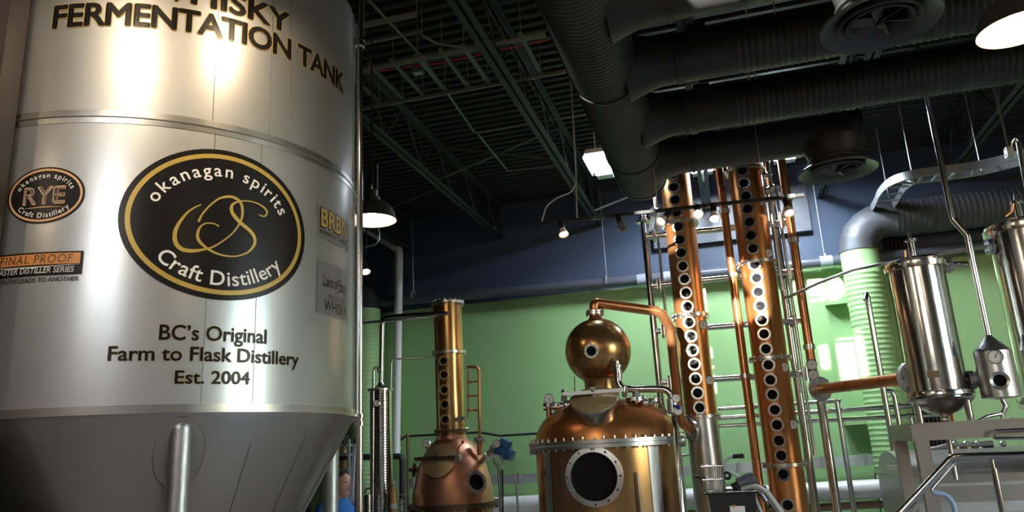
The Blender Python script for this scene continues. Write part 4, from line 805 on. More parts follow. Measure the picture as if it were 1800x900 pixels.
flange(t, cnd-dirc*0.02, dirc, 0.155, 0.05, 0.05, 8, 'pvc_white', br=0.012)
gauge(t, Vector((xx, Yp, P(1425, 642, Yp).z))+tocam(el)*0.07, k=1.25); gauge(t, Vector((xx, Yp, P(1427, 660, Yp).z))+tocam(el)*0.07, k=1.25)
# steel frame that carries the columns
Yf = 9.95
fr = thing('support_frame', 'polished steel pipe frame standing behind the tall columns', 'frame', (P(1145, 550, Yf).x, Yf, 0))
def fpost(px, py, Y, r, ztop, m_='steel', n='post'): x = P(px, py, Y).x; part(n, MB().cyl((x, Y, 0), (x, Y, ztop), r, 18), m_, fr); return x
xl = fpost(1140, 480, Yf, 0.045, P(1128, 388, Yf).z); part('post_cap', MB().lathe([(0.045, 0), (0.095, 0.0), (0.095, 0.03), (0.05, 0.035), (0.045, 0.16), (0.0, 0.18)], (xl, Yf, P(1128, 392, Yf).z), (0, 0, 1), 20), 'steel', fr)
fpost(1158, 430, Yf+0.1, 0.02, 5.2); fpost(1354, 340, Yf+0.08, 0.05, 5.3, 'steel', 'post'); fpost(1457, 800, Yp, 0.05, P(1441, 705, Yp).z)
for (x0, y0, x1, y1, r) in ((1136, 416, 1385, 391, 0.045), (1144, 502, 1398, 477, 0.04), (1151, 583, 1408, 563, 0.04), (1162, 673, 1428, 655, 0.04)):
    part('cross_bar', MB().cyl(P(x0, y0, Yf), P(x1, y1, Yf), r, 16), 'steel', fr)
    for u in (0.06, 0.96): q = P(x0, y0, Yf).lerp(P(x1, y1, Yf), u); part('bar_clamp', MB().box(q, (0.05, 0.13, 0.13)).cyl(q+Vector((0, -0.06, 0.08)), q+Vector((0, -0.06, -0.1)), 0.015, 8), 'steel_soft', fr)
for (x0, y0, x1, y1, Yq, r, lb) in ((1368, 330, 1428, 800, 9.35, 0.017, 'thin steel line close beside the right column'), (1355, 345, 1372, 510, 9.4, 0.013, 'short thin steel line above the sloping hose'), (1391, 530, 1432, 800, 9.4, 0.012, 'thinnest steel line right of the columns'), (1388, 640, 1420, 690, 9.35, 0.012, 'small bent steel line under the gauge')):
    qa_, qb_ = P(x0, y0, Yq), P(x1, y1, Yq); part('instrument_line', MB().cyl(((qa_.x+qb_.x)/2, Yq, qb_.z), ((qa_.x+qb_.x)/2, Yq, qa_.z), r, 12), 'steel_soft', fr)
t = thing('valve_cluster', 'cluster of small steel valves at the top of the right column', 'valve', P(1347, 330, 9.45))
for (x, y) in ((1344, 308), (1347, 335), (1350, 350), (1357, 330)): q = P(x, y, 9.45); part('valve_body', MB().sphere(q, 0.045, 14, 8).cyl(q, q+Vector((0.09, 0, 0.01)), 0.022, 10).cyl(q, q+Vector((0, 0, 0.09)), 0.018, 10), 'steel', t)
part('valve_pipe', MB().cyl(P(1352, 300, 9.45), P(1358, 355, 9.45), 0.02, 10), 'steel', t)
# floodlight bodies hung on the frame behind
for (x, y, lb) in ((1146, 400, 'pale green steel bracket at the left end of the frame'), (1380, 375, 'pale green steel bracket behind the right copper pipe')):
    q = P(x, y, Yf-0.06); solo('frame_bracket', MB().beam(q+Vector((0.05, 0, 0.2)), q+Vector((-0.03, 0, -0.05)), 0.05, 0.08).sphere(q+Vector((0.05, 0, 0.2)), 0.08, 14, 8), 'steel_dull', lb, 'bracket')
# horizontal pipe rails low across the wall
for i, (x0, y0, x1, y1, r, lb) in enumerate(((1262, 719, 1478, 704, 0.028, 'upper steel pipe crossing low between the columns'), (1258, 735, 1640, 711, 0.034, 'thick steel pipe crossing low behind the columns to the right'), (1262, 749, 1660, 728, 0.028, 'lower steel pipe crossing low behind the columns to the right'), (1190, 801, 1222, 799, 0.02, 'short steel pipe stub left of the steel column base'))):
    tp_ = pipe('service_pipe', [P(x0, y0, 10.9), P(x1, y1, 10.9)], r, 'steel', lb, 'pipe', cl=((0, 0.3), (0, 0.85)), clr=1.4); lg_ = P(x0, y0, 10.9).lerp(P(x1, y1, 10.9), 0.98-0.06*i); part('support_leg', MB().cyl((lg_.x, 10.9, 0), lg_, 0.018, 10), 'steel_soft', tp_)
vpipe('pipe_stand', 1471, 706, 1502, 905, 10.8, 0.028, 'steel_soft', 'steel pipe stand in the corner left of the green duct', ())
vpipe('tall_stand_pipe', 1524, 520, 1575, 815, 10.2, 0.035, 'steel', 'tall steel stand pipe with bent top in front of the green duct', (), z0=0.0)
pipe('stand_hook', [P(1524, 522, 10.2), P(1523, 517, 10.15), P(1521, 528, 10.1)], 0.03, 'steel', 'small bent hook on top of the tall stand pipe', 'pipe')
pipe('bent_stand_pipe', [P(1553, 688, 10.4), P(1566, 686, 10.4), P(1572, 697, 10.4), Vector((P(1590, 800, 10.4).x, 10.4, 0.0))], 0.03, 'steel', 'bent steel stand pipe behind the cross pipe', fil=0.06)
# sloping reflux hose from column to condenser
pipe('reflux_hose', [P(1376, 523, 9.35), P(1384, 523, 9.3), P(1440, 497, 9.0), P(1500, 474, 8.6), P(1545, 465, 8.3), P(1640, 447, 8.25), P(1738, 433, 7.8)], 0.018, 'steel_soft', 'thin pale hose sloping from the columns to the right condenser', 'hose', fil=0.3)
# wall strips near the duct
for (x0, y0, x1, y1, lb) in ((1452, 535, 1487, 531, 'small steel wall bracket beside the riser duct, upper'), (1486, 745, 1521, 742, 'small steel wall bracket beside the riser duct, lower')): solo('wall_bracket', MB().box((P(x0, y0, 12.4)+P(x1, y1, 12.4))/2, (0.3, 0.18, 0.05)), 'duct_green', lb, 'bracket')
# ================================================================== right-hand condensers
def condenser(px, pyt, pyb, Y, w_px, label, base):
    c = P(px, (pyt+pyb)/2, Y); C0 = Vector((c.x, Y, 0)); r = w_px/2/PXM(c); zt, zb = axz((C0.x, C0.y), px-20, pyt), axz((C0.x, C0.y), px+20, pyb)
    t = thing('condenser', label, 'condenser', (C0.x, Y, zb), 'upright steel condensers'); mid = (zt+zb)/2
    part('shell', MB().lathe([(r, zb), (r, zt)], C0, (0, 0, 1), 56), 'steel', t)
    part('lid', MB().lathe([(r+0.035, zt-0.03), (r+0.04, zt), (r+0.04, zt+0.02), (r+0.015, zt+0.03), (r+0.02, zt+0.05), (r*0.9, zt+0.075), (r*0.4, zt+0.10), (0.04, zt+0.11)], C0, (0, 0, 1), 56), 'steel', t)
    part('top_pipe', MB().lathe([(0.035, zt+0.09), (0.035, zt+0.26), (0.055, zt+0.265), (0.055, zt+0.285), (0.02, zt+0.29), (0.012, zt+0.36), (0.0, zt+0.36)], C0, (0, 0, 1), 20), 'steel', t)
    part('base_ring', MB().lathe([(r, zb+0.03), (r+0.045, zb+0.02), (r+0.05, zb), (r+0.05, zb-0.02), (r+0.02, zb-0.03), (r+0.045, zb-0.045), (r+0.03, zb-0.07), (r*0.6, zb-0.16), (r*0.2, zb-0.2), (0.03, zb-0.205)], C0, (0, 0, 1), 56), 'steel', t)
    return t, C0, r, zt, zb
t, C1, r1c, zt1, zb1 = condenser(1631, 470, 692, 7.95, 89, 'near steel condenser standing on the grey platform, full height in view', 0)
cond1 = t
dq = tocam(C1); part('rating_plate', MB().box(C1+(Matrix.Rotation(-0.1, 3, 'Z') @ dq)*(r1c+0.003)+Vector((0, 0, P(1637, 660, 7.9).z)), (0.10, 0.005, 0.06), (Vector((-dq.y, dq.x, 0)), dq, Vector((0, 0, 1)))), 'bronze_dark', t)
part('top_nozzle', MB().cyl(P(1660, 466, 7.95), P(1700, 465, 7.95), 0.03, 14), 'steel', t); flange(t, P(1665, 466, 7.95), (1, 0, 0), 0.08, 0.02, 0.05, 6, 'steel_soft', br=0.008)
part('outlet', MB().cyl(P(1690, 667, 7.9), P(1722, 668, 7.9), 0.022, 12), 'steel', t); flange(t, P(1707, 668, 7.9), (1, 0, 0), 0.085, 0.02, 0.05, 6, 'steel_dull', br=0.010); flange(t, P(1714, 668, 7.9), (1, 0, 0), 0.06, 0.02, 0.03, 6, 'steel_soft', br=0.007)
part('vent_lever', MB().tube([P(1590, 440, 7.9), P(1592, 462, 7.9)], 0.01, 8), 'copper_bright', t)
# platform under it
zp = P(1700, 760, 7.6).z; x0 = P(1612, 760, 7.45).x; x1 = 4.4
pf = thing('platform', 'grey steel platform beam carrying the condensers', 'platform', (x0, 7.95, 0)); pt_, pb_ = P(1700, 742, 7.45).z, P(1700, 771, 7.45).z
part('front_beam', MB().box(((x0+x1)/2, 7.47, (pt_+pb_)/2), (x1-x0, 0.05, pt_-pb_)), 'platform_steel', pf); part('rear_beam', MB().box(((x0+x1)/2, 8.45, (pt_+pb_)/2), (x1-x0, 0.05, pt_-pb_)), 'platform_steel', pf)
part('end_beam', MB().box((x0-0.02, 7.96, (pt_+pb_)/2), (0.05, 1.03, pt_-pb_)), 'platform_steel', pf); part('deck_plate', MB().box(((x0+x1)/2, 7.96, pt_+0.006), (x1-x0+0.06, 1.05, 0.012)), 'platform_steel', pf)
for xx, yy in ((x0+0.03, 7.50), (x0+0.03, 8.40), (x1-0.05, 7.5), (x1-0.05, 8.4)): part('leg', MB().box((xx, yy, pb_/2), (0.11, 0.09, pb_)), 'platform_steel', pf)
for k in range(3):
    a = math.radians(-60+k*120)+0.3; q = C1+Vector((math.cos(a), math.sin(a), 0))*(r1c-0.01); part('foot', MB().cyl((q.x, q.y, pt_+0.012), (q.x, q.y, zb1-0.03), 0.03, 14), 'steel', cond1)
part('drain', MB().cyl(C1+Vector((0, 0, pt_-0.5)), C1+Vector((0, 0, zb1-0.2)), 0.022, 12).sphere(C1+Vector((0, 0, zb1-0.24)), 0.04, 12, 8), 'steel_soft', cond1)
solo('warning_plate', MB().box(P(1671, 718, 7.95), (0.12, 0.01, 0.07)).box(P(1671, 722, 7.952)-Vector((0, 0, 0.07)), (0.02, 0.01, 0.14)), 'red_paint', 'small red plate under the near steel condenser', 'plate')
part('platform_rail', MB().tube([P(1748, 772, 7.4), P(1749, 757, 7.4), P(1800, 755, 7.4), P(1860, 753, 7.4)], 0.013, 10).tube([P(1748, 771, 7.4), P(1860, 768, 7.4)], 0.013, 10), 'steel', pf)
t, C2, r2c, zt2, zb2 = condenser(1832, 402, 700, 7.86, 112, 'far right steel condenser cut by the picture edge', 0)
for k in range(3):
    a = math.radians(-90+k*120); q = C2+Vector((math.cos(a), math.sin(a), 0))*(r2c-0.02); part('foot', MB().cyl((q.x, q.y, pt_+0.012), (q.x, q.y, zb2-0.03), 0.03, 14), 'steel', t)
part('side_nozzle', MB().cyl(P(1752, 433, 7.8), P(1735, 435, 7.8), 0.03, 14), 'steel', t); flange(t, P(1740, 434, 7.8), (-1, 0, 0.05), 0.075, 0.02, 0.05, 6, 'steel_soft', br=0.008)
part('vent_lever', MB().tube([P(1768, 380, 7.8), P(1778, 372, 7.8), P(1781, 358, 7.8)], 0.010, 8), 'copper_bright', t)
# spirit safe (parrot) vessel
qc = P(1748, 640, 7.75); rr = 30/PXM(qc); S3 = Vector((qc.x, 7.75, 0)); z3 = lambda y: axz((S3.x, S3.y), 1748, y)
t = thing('spirit_safe', 'small steel spirit vessel with cone top, gauge and open sight port', 'vessel', (S3.x, S3.y, z3(700)))
part('body', MB().lathe([(rr*0.4, z3(702)), (rr, z3(699)), (rr, z3(618)), (0.03, z3(590)), (0.026, z3(588))], S3, (0, 0, 1), 40), 'steel_soft', t)
dq = tocam(S3); gauge(t, P(1750, 627, 7.75-rr-0.01), k=1.25)
q = P(1757, 669, 7.75-rr*0.9); d = Vector((q.x-S3.x, q.y-S3.y, 0)).normalized(); pc = S3+d*(rr+0.005)+Vector((0, 0, q.z))
o = part('sight_port', MB().lathe([(0.052, -0.05), (0.052, 0.02), (0.078, 0.03), (0.078, 0.0), (0.07, -0.05)], pc, d, 30, True), 'steel_soft', t); part('glass', MB().lathe([(0, 0), (0.053, 0), (0.053, -0.01)], pc, d, 24), 'porthole_glass', o)
part('drain', MB().tube(fillet([S3+Vector((0, 0, z3(702))), S3+Vector((0.02, 0, z3(716))), P(1762, 728, 7.75), P(1762, 745, 7.75), Vector((S3.x+0.06, 7.75, pt_))], 0.03), 0.02, 12), 'steel', t)
part('valve_arm', MB().tube([P(1760, 727, 7.75), P(1735, 732, 7.7), P(1717, 742, 7.7)], 0.016, 10), 'steel_soft', t)
# offset steel pipe dropping from the ceiling into the vessel
zt_ = DECK; a = P(1624, 175, 7.75); xp = P(1681, 392, 7.75)
t = thing('drop_pipe', 'polished steel pipe with a kink dropping into the small spirit vessel', 'pipe', (S3.x, 7.75, z3(588)))
xk = P(1684, 400, 7.75); part('tube', MB().tube(fillet([Vector((P(1655, 290, 7.75).x, 7.75, 5.95)), Vector((P(1655, 290, 7.75).x, 7.75, P(1675, 385, 7.75).z)), Vector((S3.x, 7.75, P(1694, 415, 7.75).z)), Vector((S3.x, 7.75, z3(588)))], 0.05), 0.028, 16), 'steel', t)
part('support_bracket', MB().cyl((P(1655, 290, 7.75).x, 7.75, 5.90), (P(1655, 290, 7.75).x, 7.75, DECK+0.02), 0.012, 8), 'galvanised', t)
# second hanging pipe with hook at far right
t = thing('hooked_pipe', 'thin polished pipe with hooked top dropping behind the far right condenser', 'pipe', P(1800, 300, 7.5))
part('tube', MB().tube(fillet([P(1772, 275, 7.5), P(1776, 250, 7.5), P(1784, 240, 7.5), P(1790, 250, 7.5), P(1801, 310, 7.5), P(1816, 380, 7.5)], 0.06), 0.022, 14), 'steel', t)
part('clamp', MB().box(P(1774, 268, 7.5), (0.06, 0.07, 0.09)).sphere(P(1771, 262, 7.5), 0.03, 10, 6), 'steel_dull', t); part('hanger_rod', MB().cyl(P(1773, 262, 7.5), Vector((P(1773, 262, 7.5).x, 7.5, DECK+0.02)), 0.012, 8), 'steel', t)
# curved cable tray
zt_ = 4.95
up_ = [(1537, 358), (1545, 340), (1562, 322), (1590, 310), (1620, 304), (1660, 299), (1700, 294), (1750, 284), (1800, 270), (1850, 256)]
path = [PZ(x, y, zt_) for x, y in up_]; path = [path[0]+Vector((0.0, 1.2, 0))]+path
def offp(pth, o):
    out = []
    for i, p in enumerate(pth): d = (pth[min(i+1, len(pth)-1)]-pth[max(i-1, 0)]).normalized(); out.append(p+Vector((-d.y, d.x, 0))*o)
    return out
sm = []
for i in range(len(path)-1):
    p0, p1_, p2__, p3_ = path[max(i-1, 0)], path[i], path[i+1], path[min(i+2, len(path)-1)]
    for k in range(4): u = k/4; sm.append(0.5*((2*p1_)+(p2__-p0)*u+(2*p0-5*p1_+4*p2__-p3_)*u*u+(3*p1_-p0-3*p2__+p3_)*u**3))
sm.append(path[-1])
t = thing('cable_tray', 'silver curved ladder cable tray hanging at the right', 'cable tray', path[4])
W = -0.34
# choose the side away from the camera
tst = offp(sm, 0.3)[len(sm)//2]
if (tst-CAMP).length < (sm[len(sm)//2]-CAMP).length: W = -0.30
else: W = 0.30
for k, o_ in enumerate((0.0, W)):
    pp = offp(sm, o_) if o_ else sm; vs = []; fs = []
    for i, p in enumerate(pp):
        d = (pp[min(i+1, len(pp)-1)]-pp[max(i-1, 0)]).normalized(); nn = Vector((-d.y, d.x, 0))*0.008; vs += [p+nn+Vector((0, 0, -0.05)), p-nn+Vector((0, 0, -0.05)), p-nn+Vector((0, 0, 0.06)), p+nn+Vector((0, 0, 0.06))]
    for i in range(len(pp)-1): fs += [(i*4+j, i*4+(j+1) % 4, i*4+4+(j+1) % 4, i*4+4+j) for j in range(4)]
    part('side_rail', MB().add(vs, fs), 'galvanised', t)
pa, pb2 = sm, offp(sm, W)
for i in range(2, len(sm)-1, 3): part('rung', MB().beam(pa[i]+Vector((0, 0, -0.035)), pb2[i]+Vector((0, 0, -0.035)), 0.035, 0.02), 'galvanised', t)
for i in (6, 18, 30): q = (pa[i]+pb2[i])/2; part('hanger_rod', MB().cyl(q+Vector((0, 0, -0.03)), (q.x, q.y, DECK+0.02), 0.007, 6), 'galvanised', t)
# ================================================================== vessel, handrails at bottom right
zv = P(1700, 833, 8.9).z; xv0, xv1 = P(1590, 870, 8.9).x, 5.2
t = thing('mash_vessel', 'wide stainless mash vessel at the lower right with domed cover', 'vessel', (xv0, 9.6, 0))
part('body', MB().box(((xv0+xv1)/2, 9.6, zv/2), (xv1-xv0, 1.4, zv)), 'vessel_steel', t); part('edge_lip', MB().box(((xv0+xv1)/2, 9.6, zv+0.012), (xv1-xv0+0.06, 1.46, 0.024)), 'steel', t)
part('face_band', MB().box(((xv0+xv1)/2, 8.895, zv-0.32), (xv1-xv0-0.04, 0.02, 0.10)), 'steel_dull', t); part('face_band', MB().box(((xv0+xv1)/2, 8.895, zv-0.10), (xv1-xv0-0.04, 0.02, 0.03)), 'steel_dull', t)
cov = MB(); n = 10; vs = []; fs = []
for i in range(n+1):
    a = PI*i/n; vs += [Vector((xv0+0.02, 9.6-0.70*math.cos(a), zv+0.02+0.22*math.sin(a))), Vector((xv1, 9.6-0.70*math.cos(a), zv+0.02+0.22*math.sin(a)))]
fs = [(2*i, 2*i+1, 2*i+3, 2*i+2) for i in range(n)]+[tuple(2*i for i in range(n, -1, -1)), tuple(2*i+1 for i in range(n+1))]
part('cover', cov.add(vs, fs), 'vessel_steel', t)
part('end_latch', MB().tube([P(1577, 820, 8.88), P(1590, 824, 8.85), P(1598, 845, 8.85), P(1592, 870, 8.85)], 0.03, 10).box(P(1574, 822, 8.88), (0.16, 0.06, 0.05)), 'steel_dull', t)
for px in (1685, 1705, 1725, 1770): q = P(px, 815, 9.5); part('cover_valve', MB().cyl((q.x, 9.5, zv+0.2), (q.x, 9.5, P(px, 790, 9.5).z), 0.03, 12).lathe([(0.05, 0), (0.05, 0.03)], (q.x, 9.5, P(px, 790, 9.5).z), (0, 0, 1), 14).sphere((q.x, 9.5, P(px, 780, 9.5).z), 0.035, 10, 6), 'vessel_steel', t)
part('valve_manifold', MB().tube([P(1600, 800, 9.5), P(1665, 785, 9.5), P(1745, 780, 9.5)], 0.035, 12), 'vessel_steel', t)
Yh = 6.4
hr = thing('handrail', 'polished stainless stair handrail at the lower right corner', 'handrail', Vector((P(1680, 805, Yh).x, Yh, 0)))
part('top_rail', MB().tube(fillet([P(1570, 915, Yh), P(1672, 805, Yh), P(1690, 803, Yh), P(1900, 797, Yh)], 0.06), 0.028, 18), 'steel', hr)
part('inner_rail', MB().tube(fillet([P(1680, 812, Yh+0.04), P(1637, 862, Yh+0.04), P(1641, 866, Yh+0.04)], 0.01), 0.013, 12), 'steel', hr)
xb = P(1750, 840, Yh).x; part('post_top', MB().cyl((xb, Yh, P(1748, 825, Yh).z), (xb, Yh, P(1746, 802, Yh).z), 0.012, 10), 'steel', hr); part('post', MB().cyl((xb, Yh, 0), (xb, Yh, P(1748, 823, Yh).z), 0.022, 16), 'steel', hr)
xb2 = P(1590, 893, Yh).x; part('post', MB().cyl((xb2, Yh, 0), (xb2, Yh, P(1590, 893, Yh).z), 0.022, 16), 'steel', hr)
part('stair_bracket', MB().beam(P(1612, 885, Yh), P(1600, 910, Yh), 0.05, 0.015), 'steel_dull', hr)
q_ = P(1664, 868, Yh+0.04); pipe('blue_hose', [P(1640, 866, Yh+0.04), P(1665, 870, Yh+0.04), P(1676, 885, Yh+0.04), Vector((P(1680, 900, Yh).x, Yh+0.05, 0.0))], 0.018, 'hose_blue', 'pale blue hose hanging from the stair handrail', 'hose', fil=0.10)
for px, y0, lb in ((1420, 816, 'thin black hose hanging low on the wall right of the columns'), (1540, 818, 'thin black hose drooping beside the riser duct')): pipe('black_hose', [P(px+6, y0-8, 12.2), P(px, y0, 12.2), P(px, 840, 12.2), Vector((P(px+6, 870, 12.2).x, 12.2, 0.0))], 0.02, 'hose_black', lb, 'hose', fil=0.1)
# ================================================================== bin, basket, pump in front of the left column
Yk = 7.3; zt_b = P(1290, 866, Yk).z; qa, qb = P(1243, 868, Yk), P(1328, 862, Yk); cx, w_ = (qa.x+qb.x)/2, (qb.x-qa.x)
tb = thing('work_stand', 'low steel stand holding the black bin', 'stand', (cx, Yk+0.15, 0)); hz = zt_b-0.34
part('top', MB().box((cx, Yk+0.2, hz-0.015), (w_+0.2, 0.55, 0.03)), 'steel_dull', tb)
for sx in (-1, 1):
    for sy in (-1, 1): part('leg', MB().cyl((cx+sx*(w_/2+0.04), Yk+0.2+sy*0.22, 0), (cx+sx*(w_/2+0.04), Yk+0.2+sy*0.22, hz-0.02), 0.02, 10), 'steel_dull', tb)
t = thing('black_bin', 'black plastic bin with white label at the bottom edge', 'bin', (cx, Yk+0.2, hz))
def tub(wt, dt, wb, db, zb_, zt__): return [Vector((cx+sx*w/2, Yk+0.2+sy*d/2, z)) for (w, d, z) in ((wb, db, zb_), (wt, dt, zt__)) for sx, sy in ((-1, -1), (1, -1), (1, 1), (-1, 1))]
o_, i_ = tub(w_, 0.40, w_*0.84, 0.32, hz, zt_b), tub(w_-0.02, 0.38, w_*0.84-0.02, 0.30, hz+0.02, zt_b)
part('tub', MB().add(o_+i_, [(0, 3, 2, 1), (0, 1, 5, 4), (1, 2, 6, 5), (2, 3, 7, 6), (3, 0, 4, 7), (8, 9, 10, 11), (8, 12, 13, 9), (9, 13, 14, 10), (10, 14, 15, 11), (11, 15, 12, 8), (4, 5, 13, 12), (5, 6, 14, 13), (6, 7, 15, 14), (7, 4, 12, 15)]), 'black_plastic', t, ang=20)
part('rim', MB().tube([Vector((cx+sx*(w_/2+0.01), Yk+0.2+sy*0.21, zt_b)) for sx, sy in ((-1, -1), (1, -1), (1, 1), (-1, 1), (-1, -1))], 0.012, 8), 'black_plastic', t)
lq = P(1296, 892, Yk); part('label', MB().box((lq.x, Yk+0.012, lq.z-0.02), (0.13, 0.004, 0.08), (Vector((1, 0, 0)), Vector((0, 1, -0.12)).normalized(), Vector((0, 0.12, 1)).normalized())), 'white_print', t)
part('label_mark', MB().box((lq.x-0.03, Yk+0.008, lq.z+0.01), (0.04, 0.004, 0.018)), 'peach_print', t)
bk = thing('wire_basket', 'steel wire basket with corrugated plates standing on the bin edge', 'basket', (P(1255, 860, 7.5).x, 7.5, zt_b))
bx0, bx1 = P(1235, 840, 7.5).x, P(1272, 840, 7.5).x; zb0, zb1_ = P(1250, 865, 7.5).z, P(1250, 819, 7.5).z
for z in (zb0, (zb0+zb1_)/2, zb1_): part('hoop', MB().tube([(bx0, 7.38, z), (bx1, 7.38, z), (bx1, 7.62, z), (bx0, 7.62, z), (bx0, 7.38, z)], 0.008, 8), 'steel', bk)
for k in range(6): x = bx0+(bx1-bx0)*(0.52+0.095*k); part('plate', MB().box((x, 7.48, (zb0+zb1_)/2), (0.010, 0.18, (zb1_-zb0)*0.95)), 'steel_soft', bk)
for x in (bx0, bx1):
    for y in (7.38, 7.62): part('wire_post', MB().cyl((x, y, zb0-0.02), (x, y, zb1_), 0.008, 8), 'steel', bk)
part('pointer', MB().cyl(P(1221, 838, 7.5), P(1240, 841, 7.5), 0.012, 8), 'iron_dark', bk)
pipe('crank_handle', [P(1271, 820, 7.55), P(1276, 808, 7.55), P(1284, 803, 7.55), P(1291, 802, 7.55)], 0.012, 'steel_dull', 'bent crank rod above the wire basket', 'handle', fil=0.05)
solo('hand_grip', MB().cyl(P(1288, 802.5, 7.55), P(1304, 801.5, 7.55), 0.020, 12).sphere(P(1304, 801.5, 7.55), 0.024, 12, 8), 'black_metal', 'black hand grip on the crank rod', 'grip')
solo('rubber_wheel', MB().torus(P(1278, 836, 7.6), tocam(P(1278, 836, 7.6)), 0.028, 0.013, 20, 8), 'rubber', 'small black rubber wheel beside the wire basket', 'wheel')
pm = thing('drum_pump', 'dark navy pump motor lying on the black bin', 'pump', P(1310, 860, 7.55)); a, b = P(1298, 853, 7.5), P(1326, 838, 7.5)
part('motor', MB().lathe([(0.05, 0), (0.062, 0.01), (0.062, 0.15), (0.05, 0.17), (0.0, 0.172)], a, b-a, 20), 'pipe_navy', pm); part('gear_head', MB().cyl(a, a+(a-b).normalized()*0.06, 0.04, 14), 'black_metal', pm)
part('bracket', MB().box(P(1310, 856, 7.5), (0.15, 0.08, 0.06)), 'black_plastic', pm); part('union', MB().cyl(P(1297, 860, 7.5), P(1308, 859, 7.5), 0.025, 12), 'steel', pm)
pipe('clear_hose', [P(1304, 860, 7.45), P(1328, 854, 7.4), P(1348, 864, 7.35), P(1374, 900, 7.3), P(1382, 915, 7.3)], 0.022, 'hose_clear', 'clear hose curving over the right end of the black bin', 'hose', fil=0.12)
pipe('grey_hose', [P(1274, 826, 7.7), P(1290, 832, 7.7), P(1304, 842, 7.7), P(1318, 858, 7.65), P(1340, 905, 7.6)], 0.018, 'hose_clear', 'grey hose sagging behind the pump', 'hose', fil=0.1)
t = thing('hose_fittings', 'tangle of steel hose fittings hanging at the right end of the bin', 'fittings', P(1345, 890, 7.45))
for (x, y) in ((1338, 868), (1345, 862), (1352, 872), (1356, 885)): q = P(x, y, 7.45); part('fitting', MB().cyl(q, q+Vector((0.05, 0, -0.09)), 0.022, 12).cyl(q, q+Vector((-0.02, 0, 0.03)), 0.03, 12), 'steel', t)
# spirit receiver shapes behind the person: rack of black shelves
# ================================================================== ceiling services
# hanging strut grid (rails along X, struts along Y)
zg_ = 5.62
def rail(x0, y0, x1, y1, z): a, b = PZ(x0, y0, z), PZ(x1, y1, z); return a, b
sg = thing('strut_grid', 'grid of galvanised strut channels hanging under the roof deck', 'strut frame', PZ(800, 120, zg_))
RA = [((636, 180), (1120, 112)), ((640, 120), (1050, 62)), ((700, 190), (880, 160))]
ra = [rail(*a, *b, zg_) for a, b in (((640, 180), (1115, 114)), ((640, 122), (960, 62)))]
for a, b in ra: a.y = b.y = (a.y+b.y)/2; part('rail', MB().beam(a+Vector((-0.4, 0, 0)), b, 0.03, 0.04), 'strut_paint', sg)
yA, yB_ = ra[0][0].y, ra[1][0].y
for px, py in ((640, 160), (680, 150), (715, 140), (755, 130), (795, 120), (832, 112), (930, 95)):
    x = PZ(px, py, zg_).x; part('strut', MB().box((x, (yA+yB_)/2, zg_+0.035), (0.042, abs(yA-yB_)+0.1, 0.03)), 'strut_paint', sg)
    for y in (yA, yB_): part('hanger_rod', MB().cyl((x, y, zg_), (x, y, DECK+0.02), 0.006, 6), 'strut_paint', sg)
a = PZ(690, 0, 5.7); b = PZ(772, 155, 5.7); x_ = (a.x+b.x)/2
pipe('ceiling_conduit', [Vector((x_-0.1, 4.6, 5.66)), Vector((x_, yB_, 5.66)), PZ(835, 234, 5.66), PZ(935, 216, 5.66), PZ(1035, 200, 5.66)], 0.014, 'strut_paint', 'thin conduit turning right under the deck', 'conduit', fil=0.06, seg=8)
pipe('far_conduit', [PZ(840, 236, 5.66), PZ(893, 301, 5.66), PZ(975, 292, 5.66)], 0.012, 'strut_paint', 'second thin conduit turning right nearer the wall', 'conduit', fil=0.06, seg=8)
t = thing('junction_box', 'small grey junction box on the strut grid', 'box', PZ(735, 125, 5.66)); q = PZ(735, 125, 5.66); part('box', MB().box(q, (0.12, 0.10, 0.05)), 'strut_paint', t); part('cover', MB().box(q-Vector((0, 0, 0.028)), (0.10, 0.08, 0.006)), 'steel_dull', t)
for k, (pa_, pb_2, lb) in enumerate((((640, 45), (735, 28), 'slotted strut channel above the grid, upper'), ((640, 75), (745, 58), 'slotted strut channel above the grid, lower'))):
    a, b = PZ(*pa_, 5.75), PZ(*pb_2, 5.75); b.y = a.y; t = thing('slotted_channel', lb, 'channel', a); part('channel', MB().beam(a+Vector((-0.4, 0, 0)), b, 0.04, 0.04), 'strut_paint', t); part('hanger_rod', MB().cyl(b, (b.x, b.y, DECK+0.02), 0.007, 6), 'strut_paint', t); part('hanger_rod', MB().cyl(a, (a.x, a.y, DECK+0.02), 0.007, 6), 'strut_paint', t)
a, b = PZ(695, 20, 5.5), PZ(800, 195, 5.5)
pipe('red_cable', [PZ(640, 128, 5.68), PZ(780, 110, 5.68), PZ(965, 70, 5.68)], 0.008, 'red_paint', 'thin red cable run along the strut grid', 'cable', seg=6)
solo('cable_sling', MB().tube(fillet([PZ(738, 60, 6.03), PZ(738, 60, 5.6), PZ(770, 78, 5.55), PZ(846, 86, 5.6), PZ(846, 86, 6.03)], 0.4, 10), 0.012, 8), 'strut_paint', 'curved pale conduit sweeping beside the near joist', 'conduit')
